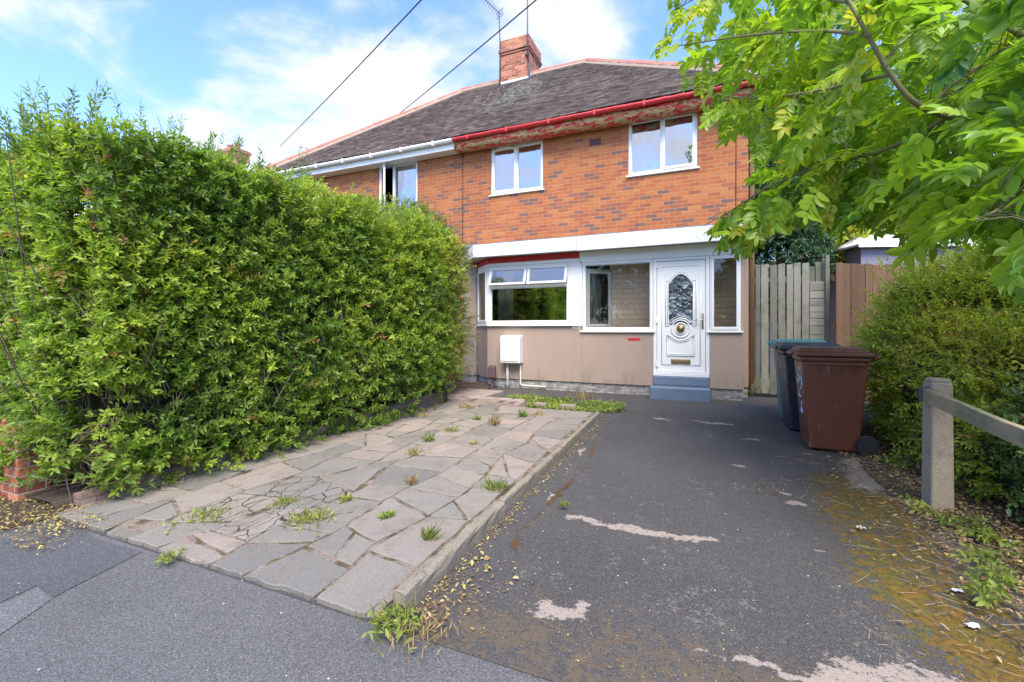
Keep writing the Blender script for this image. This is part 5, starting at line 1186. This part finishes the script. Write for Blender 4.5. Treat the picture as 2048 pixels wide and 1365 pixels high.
# pale-roofed outbuilding
ob = empty('outbuilding', cp(1880, 600, 10.5)[:2]+(.22,), 'low outbuilding with grey wall and pale sloping roof beyond the brown fence', 'outbuilding')
A, B_ = unp(1722,490,10.4), unp(2200,474,10.0); d_ = (B_-A); d_.z = 0; L = d_.length; d_.normalize(); nr = Vector((-d_.y, d_.x, 0)); z_e = 3.42
def PP(s_, t, z): return tuple(Vector((A.x, A.y, 0))+d_*s_+nr*t+Vector((0, 0, z)))
m = MB(); m.add([PP(0,0,.2),PP(L,0,.2),PP(L,6,.2),PP(0,6,.2),PP(0,0,z_e),PP(L,0,z_e),PP(L,6,z_e),PP(0,6,z_e)],[(0,3,2,1),(4,5,6,7),(0,1,5,4),(1,2,6,5),(2,3,7,6),(3,0,4,7)]); m.build('wall', M['gwall'], ob)
m = MB(); m.add([PP(-.15,-.15,z_e+.02),PP(L,-.15,z_e+.02),PP(L,3.0,z_e+1.45),PP(1.9,3.0,z_e+1.45),PP(-.15,6.1,z_e+.02),PP(L,6.1,z_e+.02)],[(0,1,2,3),(0,3,4),(3,2,5,4)]); o = m.build('roof', M['wroof'], ob); md = o.modifiers.new('s','SOLIDIFY'); md.thickness = .05
m = MB()
for i in range(1,9): m.box(0,.001,0,.001,0,.001) if False else None
m.add([PP(-.15,-.17,z_e-.06),PP(L,-.17,z_e-.06),PP(L,-.17,z_e+.0),PP(-.15,-.17,z_e+.0),PP(-.15,-.14,z_e-.06),PP(L,-.14,z_e-.06),PP(L,-.14,z_e+.0),PP(-.15,-.14,z_e+.0)],[(0,1,2,3),(4,7,6,5),(0,4,5,1),(3,2,6,7),(0,3,7,4),(1,5,6,2)]); m.build('fascia', M['white'], ob)
# a brick house further right, only its gable seen between the leaves
hx_, hy_, _ = cp(2060, 600, 22)
h3 = empty('brick_house', (hx_, hy_, .22), 'distant orange brick house glimpsed between leaves above the pale outbuilding roof', 'house')
m = MB(); m.box(hx_-3, hx_+5, hy_, hy_+7, .2, 7.4); m.build('wall', M['brick'], h3)
m = MB(); m.add([(hx_-3.3,hy_-.3,7.4),(hx_+5.3,hy_-.3,7.4),(hx_+5.3,hy_+7.3,7.4),(hx_-3.3,hy_+7.3,7.4),(hx_-.5,hy_+3.5,9.6),(hx_+2.5,hy_+3.5,9.6)],[(0,1,5,4),(1,2,5),(2,3,4,5),(3,0,4)]); m.build('roof', M['roof'], h3)
# the house beyond the neighbour, chimney above the hedge
h4 = empty('distant_house', (-18.5, 12, .22), 'far house whose brick chimney shows above the hedge shoots, left of the wires', 'house')
cc4 = unp(468, 320, 19)
m = MB(); m.box(cc4.x-7, cc4.x+3.2, cc4.y-3.6, cc4.y+3.6, .2, 5.7); m.build('wall', M['white'], h4)
m = MB(); m.add([(cc4.x-7.3,cc4.y-3.9,5.7),(cc4.x+3.5,cc4.y-3.9,5.7),(cc4.x+3.5,cc4.y+3.9,5.7),(cc4.x-7.3,cc4.y+3.9,5.7),(cc4.x-4,cc4.y,8.35),(cc4.x+.8,cc4.y,8.35)],[(0,1,5,4),(1,2,5),(2,3,4,5),(3,0,4)]); rf4 = m.build('roof', M['wroof'], h4)
m = MB(); m.box(cc4.x-.5, cc4.x+.5, cc4.y-.35, cc4.y+.35, 7.8, 8.85); m.box(cc4.x-.55, cc4.x+.55, cc4.y-.4, cc4.y+.4, 8.85, 8.98); ch = m.build('chimney', M['brick_red'], rf4, .01)
m = MB()
for q in (-.25,.2): m.lathe([(.12,8.98),(.10,9.0),(.10,9.25),(.12,9.28)], (cc4.x+q, cc4.y, 0), 'z', 12)
m.build('chimney_pot', M['ridge'], rf4, smooth=True)

# ---- across the road (mirrored in the windows)
for i, (x, y, h, lab) in enumerate([(-9,-13,7.5,'broad tree across the road, left of three behind the viewpoint'),(-3.5,-14,8.5,'broad tree across the road, middle of three behind the viewpoint'),(2.5,-13,6.5,'broad tree across the road, right of three behind the viewpoint')]):
    tree('street_tree', lab, (x, y, -.1), h, [((x,y,h*.50),(2.6,2.2,h*.33),800),((x+1.5,y+.4,h*.62),(2.0,1.8,h*.25),500),((x-1.6,y+.2,h*.40),(2.0,1.8,h*.28),500)], M['darkleaf'], .22, .12, .5, seed=i, nl=8)

# ------------------------------------------------------------------ the overhanging ash tree
ash = empty('ash_tree', (4.7, 1.2, .05), 'ash tree whose leafy boughs hang over the drive from the top right', 'tree')
poly = [(1330,150),(1322,105),(1325,60),(1345,10),(1345,-80),(2250,-80),(2250,600),(2060,540),(1990,500),(1930,455),(1870,470),(1790,430),(1700,440),(1600,430),(1560,440),(1490,490),(1450,485),(1420,455),(1440,425),(1500,405),(1535,370),(1525,320),(1500,275),(1430,240),(1400,205),(1420,185),(1350,165)]
def inpoly(x, y, poly):
    c = np.zeros(x.shape, bool); j = len(poly)-1
    for i in range(len(poly)):
        xi, yi = poly[i]; xj, yj = poly[j]
        c ^= ((yi > y) != (yj > y)) & (x < (xj-xi)*(y-yi)/((yj-yi) if yj != yi else 1e-9)+xi); j = i
    return c
limbs = []
def limb(pts, r0, r1): 
    q = [Vector(unp(*p)) for p in pts]
    # smooth
    for _ in range(2):
        o_ = [q[0]]
        for a_, b2 in zip(q[:-1], q[1:]): o_ += [a_.lerp(b2,.25), a_.lerp(b2,.75)]
        q = o_+[q[-1]]
    limbs.append((q, r0, r1)); return q
trunk = [Vector((4.75,1.2,-.1)), Vector((4.7,1.25,1.2)), Vector((4.55,1.4,2.4)), Vector((4.3,1.7,3.3)), Vector((4.0,2.0,4.2)), Vector((3.9,2.3,5.2))]
tm = MB(); tm.tube(trunk, [.17,.15,.13,.11,.08,.04], 12)
L1 = limb([(2500,330,3.2),(2200,300,3.0),(1990,262,2.9),(1895,235,2.8),(1830,212,2.75),(1780,150,2.75),(1735,70,2.75),(1700,5,2.8),(1640,-90,2.9)], .022, .009)
L2 = limb([(2700,-250,3.4),(2300,-60,3.2),(2048,75,3.1),(1960,130,3.1),(1890,180,3.1),(1850,225,3.1)], .024, .008)
L3 = limb([(1735,70,2.75),(1640,60,3.2),(1500,70,4.0),(1400,85,4.6),(1310,100,5.0)], .014, .004)
L4 = limb([(1895,235,2.8),(1780,300,3.2),(1650,330,3.8),(1540,370,4.2),(1450,430,4.5),(1410,450,4.6)], .016, .004)
L5 = limb([(1700,5,2.8),(1560,-20,3.6),(1440,-30,4.4),(1350,20,5.0)], .014, .004)
L6 = limb([(2048,75,3.1),(1900,-20,3.4),(1760,-60,3.8)], .02, .008)
L7 = limb([(1990,262,2.9),(1900,330,3.4),(1780,370,4.0),(1640,400,4.6),(1520,455,4.9)], .016, .004)
L8 = limb([(2200,300,3.0),(2080,380,2.6),(2000,420,2.2),(1950,440,2.0)], .016, .004)
L9 = limb([(1780,150,2.75),(1650,180,3.4),(1520,200,4.2),(1430,190,4.7),(1385,175,4.9)], .012, .004)
# connect to trunk
c1 = [Vector(trunk[3]), (Vector(trunk[3])+L1[0])/2+Vector((0,0,.2)), L1[0]]; tm.tube(c1, [.07,.055,.042], 8)
c2 = [Vector(trunk[4]), (Vector(trunk[4])+L2[0])/2+Vector((0,0,.2)), L2[0]]; tm.tube(c2, [.06,.045,.036], 8)
tm.build('trunk', M['bark'], ash, smooth=True)
bmh = MB()
for q, r0, r1 in limbs: bmh.tube(q, [r0+(r1-r0)*i/(len(q)-1) for i in range(len(q))], 8)
# anchors
N0 = 9000; px = rng.uniform(1285, 2250, N0); py = rng.uniform(-80, 560, N0)
k_ = inpoly(px, py, poly); px, py = px[k_], py[k_]
wx = np.clip((px-1290)/760, 0, 1.2)                      # nearer towards the right
Y = (5.1-2.5*wx)+rng.normal(size=len(px))*.45+np.where(rng.random(len(px)) < .35, rng.uniform(.3,2.0,len(px)), 0); Y = np.clip(Y, 1.9, 7)
dens = .30+.7*np.clip((px-1330)/260, 0, 1); dens = dens*np.clip(.2+3.2*(fbm(px/80, py/80, Y, 5)-.32), .05, 1.3)
keep = rng.random(len(px)) < dens*.27*(1+.9*((px > 1850)&(py > 330)))*np.clip((Y/3.2)**2, .25, 2); px, py, Y = px[keep], py[keep], Y[keep]
Xc = (px-CX)/F*Y; P = np.stack([CC*Xc-SS*Y, SS*Xc+CC*Y, HC+(HY-py)/F*Y], 1); n = len(P)
LPts = np.array([tuple(p) for q, _, _ in limbs for p in q]); dmin = []; near = []
for i in range(n):
    dd_ = np.linalg.norm(LPts-P[i], axis=1)*(1+rng.random(len(LPts))*.35); j = dd_.argmin(); near.append(LPts[j]); dmin.append(dd_[j])
near = np.array(near); dmin = np.array(dmin)
out_ = nz(P-near+rng.normal(size=(n,3))*.15+np.array([-.25,.05,.05]))
# compound leaves: rachis direction outward and drooping
Rl = rng.uniform(.15, .26, n); Dr = nz(out_*.7+np.array([-.15,-.05,-.45])+rng.normal(size=(n,3))*.35)
base_ = P-Dr*(Rl*.5)[:, None]
Nn = nz(np.array([0,0,1.])+rng.normal(size=(n,3))*.35); Sd = nz(np.cross(Dr, Nn)); Nn = np.cross(Sd, Dr)
tint_b = np.clip(.55+(fbm(P[:,0]*1.6, P[:,1]*1.6, P[:,2]*1.6, 7)-.5)*1.0+rng.normal(size=n)*.12, 0, .95); yel = rng.random(n) < .03; tint_b[yel] = .97
lP, lD, lN, lL, lW, lT = [], [], [], [], [], []
def rach(t): return base_+Dr*(Rl*t)[:, None]-np.array([0,0,1.])*(Rl*t*t*.22)[:, None]
for j in range(5):
    t = .26+.165*j
    for s_ in (-1, 1):
        d = nz(Dr*.55+Sd*s_*1.0-np.array([0,0,.18])+rng.normal(size=(n,3))*.12); sz = (.080+.02*math.sin(math.pi*(j+1)/6))*(.8+.4*rng.random(n))*(Rl/.2)
        lP.append(rach(t)); lD.append(d); lN.append(nz(Nn+rng.normal(size=(n,3))*.22)); lL.append(sz); lW.append(sz*.46); lT.append(np.clip(tint_b+rng.normal(size=n)*.05, 0, 1))
sz = .088*(.8+.4*rng.random(n))*(Rl/.2); lP.append(rach(.98)); lD.append(nz(Dr-np.array([0,0,.2]))); lN.append(Nn); lL.append(sz); lW.append(sz*.42); lT.append(tint_b)
lv = leaf_arrays(np.concatenate(lP), np.concatenate(lD), np.concatenate(lN), np.concatenate(lL), np.concatenate(lW), np.concatenate(lT), True, rng.uniform(.1,.6,11*n)[:, None], rng.normal(.18,.16,11*n)[:, None])
leaf_mesh('crown', [lv], M['ash'], ash, smooth=True)
st1 = stick_arrays(base_, rach(.5), .0022, .0018); st2 = stick_arrays(rach(.5), rach(.98), .0018, .0010)
k_ = (dmin < .40)&(rng.random(n) < .8); q = near[k_]+rng.normal(size=(k_.sum(),3))*.012; st3 = stick_arrays(q, q+(base_[k_]-q)*.5+np.array([0,0,.03]), .004, .003); st4 = stick_arrays(q+(base_[k_]-q)*.5+np.array([0,0,.03]), base_[k_], .003, .0022)
leaf_mesh('leaf_stalks', [st1, st2], M['bush'], ash); leaf_mesh('twigs', [st3, st4], M['bark'], ash)
bmh.build('boughs', simple('young_green_bark', (.17,.15,.05), .8, .3, 12, .4, 60), ash, smooth=True)

# ------------------------------------------------------------------ weeds, grass, litter
def tuft(px, py, n, h, mat, label, w=.004, spreadr=.05, tint=.6, leafy=0, group='weeds growing in the paving joints and drive'):
    a_, b2 = G(px, py); z = gz(b2)+.03; P = np.stack([a_+rng.normal(size=n)*spreadr, b2+rng.normal(size=n)*spreadr, np.full(n, z)], 1)
    D = nz(np.stack([rng.normal(size=n)*.5, rng.normal(size=n)*.5, np.ones(n)], 1)); N = rnd_dir(n)
    parts = [leaf_arrays(P, D, N, h*rng.uniform(.4,1.1,n), np.full(n, w), np.clip(tint+rng.normal(size=n)*.12, 0, 1), False, .3, .35)]
    if leafy:
        Q_ = np.stack([a_+rng.normal(size=leafy)*spreadr, b2+rng.normal(size=leafy)*spreadr, z+rng.random(leafy)*h*.3], 1); Dl = nz(np.stack([rng.normal(size=leafy), rng.normal(size=leafy), np.full(leafy,.45)], 1))
        parts.append(leaf_arrays(Q_, Dl, nz(np.array([0,0,1.])+rng.normal(size=(leafy,3))*.4), rng.uniform(.03,.06,leafy), rng.uniform(.012,.022,leafy), np.clip(tint+rng.normal(size=leafy)*.15, 0, 1)))
    return tag(leaf_mesh('weed_tuft', parts, mat), label, 'weed', group)
TW = [(410,1045,90,.07,'bush','grassy weeds on the cracked slabs near the pavement',.10,.75,50),
 (335,1130,40,.05,'bush','small weeds at the pavement edge of the cracked slab',.04,.7,25),
 (620,1050,120,.08,'bush','yellowing weed patch on the middle of the paving',.08,.85,60),
 (570,1015,60,.07,'bush','weeds just beyond the yellowing patch in the paving',.05,.8,30),
 (690,1010,40,.07,'bush','small yellow-flowered weed right of the yellowing patch',.035,.9,25),
 (775,1042,40,.05,'bush','bright green rosette in a paving joint',.025,.6,60),
 (985,985,80,.10,'bush','grass tuft beside the kerb halfway along the paving',.05,.65,10),
 (860,1090,40,.13,'bush','thin grass tuft beside the kerb nearer the pavement',.02,.7,6),
 (825,975,50,.10,'dry','pale dry grass tuft in the middle of the paving',.02,.6,6),
 (858,888,30,.12,'bush','leafy green weed standing in the paving towards the house',.025,.55,60),
 (830,915,60,.10,'dry','straw coloured tuft left of the leafy weed',.05,.6,0),
 (905,868,40,.09,'bush','short weed row in a joint near the far end',.05,.75,20),
 (955,845,30,.10,'bush','upright green weed near the far end of the paving',.02,.6,40),
 (990,855,60,.14,'dry','tall dry stalks near the far end of the paving',.03,.5,0),
 (1045,838,50,.12,'bush','green tuft near the far kerb end',.03,.5,40),
 (1075,835,50,.10,'dry','dry grass beside the far green tuft',.05,.6,0),
 (845,838,60,.08,'dry','dry weeds by the low wall at the far left of the paving',.05,.6,10),
 (948,895,30,.08,'dry','small ochre tuft in the centre of the paving',.015,.7,10),
 (1128,1022,40,.06,'bush','little green tuft on the driveway crack',.012,.6,0),
 (1550,988,60,.04,'dry','dry sprawl on the driveway near the moss',.10,.3,0),
 (790,1262,70,.09,'bush','weed clump at the end of the kerb by the pavement',.07,.7,110),
 (840,1285,110,.07,'dry','dried grass beside the kerb end weeds',.08,.5,0),
 (930,820,60,.12,'dry','dry grass before the low edging blocks',.06,.6,20),
 (1165,805,60,.18,'dry','tall dry grass stalks in the creeping plants',.10,.6,0),
 (1495,790,50,.30,'bush','yellow-flowered weed at the right foot of the house',.05,.8,40)]
for q in TW: tuft(q[0], q[1], q[2], q[3], M['weed' if q[4] == 'bush' else q[4]], q[5], .005, q[6], q[7], q[8])
# moss and seedlings following the paving joints
SVa = np.array(SV); idx = rng.integers(0, len(SVa), 5200); q = SVa[idx]; k_ = fbm(q[:,0]*1.6, q[:,1]*1.6, 0, 88) > .50; q = q[k_]; n = len(q)
P = np.stack([q[:,0]+rng.normal(size=n)*.006, q[:,1]+rng.normal(size=n)*.006, gzn(q[:,1])+.018+rng.random(n)*.012], 1); D = nz(np.stack([rng.normal(size=n), rng.normal(size=n), np.full(n,.5)], 1))
tag(leaf_mesh('moss', [leaf_arrays(P, D, nz(np.array([0,0,1.])+rng.normal(size=(n,3))*.5), rng.uniform(.006,.022,n), rng.uniform(.004,.009,n), rng.uniform(0,.75,n))], M['weed']), 'moss and tiny seedlings along the joints of the paving', 'moss', kind='stuff')
# creeping ground cover
n = 5200; u = rng.uniform(-3.35,-1.15,n); v = rng.uniform(6.85,7.75,n)
k_ = (fbm(u*2, v*2, 0, 3) > .28+.35*np.abs((u+2.25)/1.15)**3+.3*np.abs((v-7.25)/.48)**4); u, v = u[k_], v[k_]; n = len(u)
hh = .03+.09*fbm(u*5, v*5, 0, 6); P = np.stack([u, v, gzn(v)+hh*rng.random(n)], 1); D = nz(np.stack([rng.normal(size=n), rng.normal(size=n)-.2, np.full(n,.5)], 1))
tag(leaf_mesh('creeping_plants', [leaf_arrays(P, D, nz(np.array([0,-.2,1.])+rng.normal(size=(n,3))*.4), rng.uniform(.03,.055,n), rng.uniform(.018,.03,n), np.clip(.55+(fbm(u*4,v*4,0,8)-.5)*1.2+rng.normal(size=n)*.1,0,.96))], M['weed']), 'mat of bright creeping plants between the paving and the house', 'ground cover', kind='stuff')
for i, (x0_, L_) in enumerate([(-3.0,.22),(-2.6,.2),(-2.15,.24)]):
    m = MB(Matrix.Translation((x0_, 7.0, gz(7))) @ Matrix.Rotation(R(random.uniform(-8,8)),4,'Z')); m.box(0,L_,-.05,.05,-.02,.095); tag(m.build('brick', M['slab_edge'], bevel=.012), ['left of three loose bricks half sunk in the creeping plants','middle of three loose bricks half sunk in the creeping plants','right of three loose bricks half sunk in the creeping plants'][i], 'brick', 'loose bricks in the creeping plants')
# litter: leaves lying flat
def litter(name, label, U, V, mat, L=(.012,.035), zoff=.012, up=.25, cat='litter', wr=.45, tint=None):
    n = len(U); P = np.stack([U, V, gzn(V)+zoff+rng.random(n)*.008], 1); a_ = rng.uniform(0, 2*math.pi, n)
    D = nz(np.stack([np.cos(a_), np.sin(a_), rng.normal(size=n)*up], 1)); N = nz(np.array([0,0,1.])+rng.normal(size=(n,3))*.35); Ln = rng.uniform(L[0], L[1], n)
    return tag(leaf_mesh(name, [leaf_arrays(P, D, N, Ln, Ln*wr*rng.uniform(.5,1.3,n), rng.random(n) if tint is None else tint(n), False, rng.uniform(.1,1.4,n)[:, None], -rng.uniform(0,.35,n)[:, None])], mat), label, cat, kind='stuff')
n = 900; v = rng.uniform(1.7,7,n)**1.0; u = uL(v)+.05+np.abs(rng.normal(size=n))*.13; litter('fallen_leaves', 'yellow fallen leaves along the foot of the hedge wall', u, v, M['dry'], (.015,.04), .02, tint=lambda n: rng.uniform(.2,1,n))
n = 1700; a_ = rng.uniform(0,1,n); u = -6.0+a_*1.9+rng.normal(size=n)*.1; v = 1.55+rng.random(n)*.5-.1*a_; litter('fallen_leaves', 'brown and yellow litter on the soil in front of the hedge', u, v, M['dry'], (.01,.035), .03, tint=lambda n: rng.uniform(0,1,n)**1.5)
n = 620; v = 1.95+rng.random(n)**1.3*4.6; u = -1.415+np.abs(rng.normal(size=n))*.055; litter('fallen_leaves', 'curled dry leaves along the drive side of the kerb', u, v, M['dry'], (.01,.032), .012, tint=lambda n: rng.uniform(0,.85,n))
n = 130; v = rng.uniform(1.9,2.6,n); u = -1.35+np.abs(rng.normal(size=n))*.16; litter('fallen_leaves', 'heap of dry leaves at the pavement end of the kerb', u, v, M['dry'], (.015,.045), .014, tint=lambda n: rng.uniform(0,.85,n))
n = 7000; v = rng.uniform(1.9,6.6,n); u = 1.75-np.abs(rng.normal(size=n))*.32+rng.random(n)*.6; litter('fallen_leaves', 'dry leaf litter over moss and soil at the right of the drive', u, v, M['dry'], (.012,.042), .025, tint=lambda n: rng.uniform(0,.75,n))
n = 1500; v = rng.uniform(.3,8,n); u = rng.uniform(-4,1.5,n); litter('scattered_debris', 'specks of leaf and grit scattered over tarmac and paving', u, v, M['dry'], (.003,.011), .006, tint=lambda n: rng.uniform(0,.8,n)**1.3)
n = 1500; v = 1.95+np.abs(rng.normal(size=n))*.35; u = rng.uniform(-1.2,1.4,n); litter('fallen_leaves', 'fine debris across the drive where it meets the pavement', u, v, M['dry'], (.004,.014), .006, tint=lambda n: rng.uniform(0,.75,n)**1.3)
n = 2300; v = rng.uniform(1.6,5.6,n); u = 1.6-np.abs(rng.normal(size=n))*.36+rng.random(n)*.4; A_ = np.stack([u, v, gzn(v)+.012+rng.random(n)*.03], 1); an = rng.uniform(0,6.28,n); Ls = rng.uniform(.02,.16,n)*rng.random(n)
B2 = A_+np.stack([np.cos(an)*Ls, np.sin(an)*Ls, rng.normal(size=n)*.01], 1); B2[:,2] = np.maximum(B2[:,2], gzn(B2[:,1])+.01)
tag(leaf_mesh('dry_straw', [stick_arrays(A_, B2, .0014, .0007)], M['straw']), 'dry straw and thin twigs lying along the right of the drive', 'straw', kind='stuff')
# little bits of rubbish
for i, (px, py, lab) in enumerate([(1915,1190,'crumpled clear wrapper on the moss at lower right'),(1946,1262,'small white and violet scrap of packaging at lower right'),(2023,1092,'grey scrap of foil at the right edge by the soil'),(1722,1062,'pale scrap of paper on the moss near the middle of the drive'),(830,1240,'crushed black plastic scrap by the kerb end')]):
    a_, b2 = G(px, py); me = bpy.data.meshes.new('scrap'); V = [(a_+(i_-2)*.014+random.uniform(-.005,.005), b2+(j_-1)*.014+random.uniform(-.005,.005), gz(b2)+.02+random.uniform(0,.016)) for j_ in range(3) for i_ in range(5)]
    me.from_pydata(V, [], [(j_*5+i_, j_*5+i_+1, (j_+1)*5+i_+1, (j_+1)*5+i_) for j_ in range(2) for i_ in range(4)]); o = link('litter_scrap', me, M['cable'] if i == 4 else M['paint_white']); md = o.modifiers.new('s','SOLIDIFY'); md.thickness = .001; tag(o, lab, 'rubbish', 'scraps of rubbish on the drive')
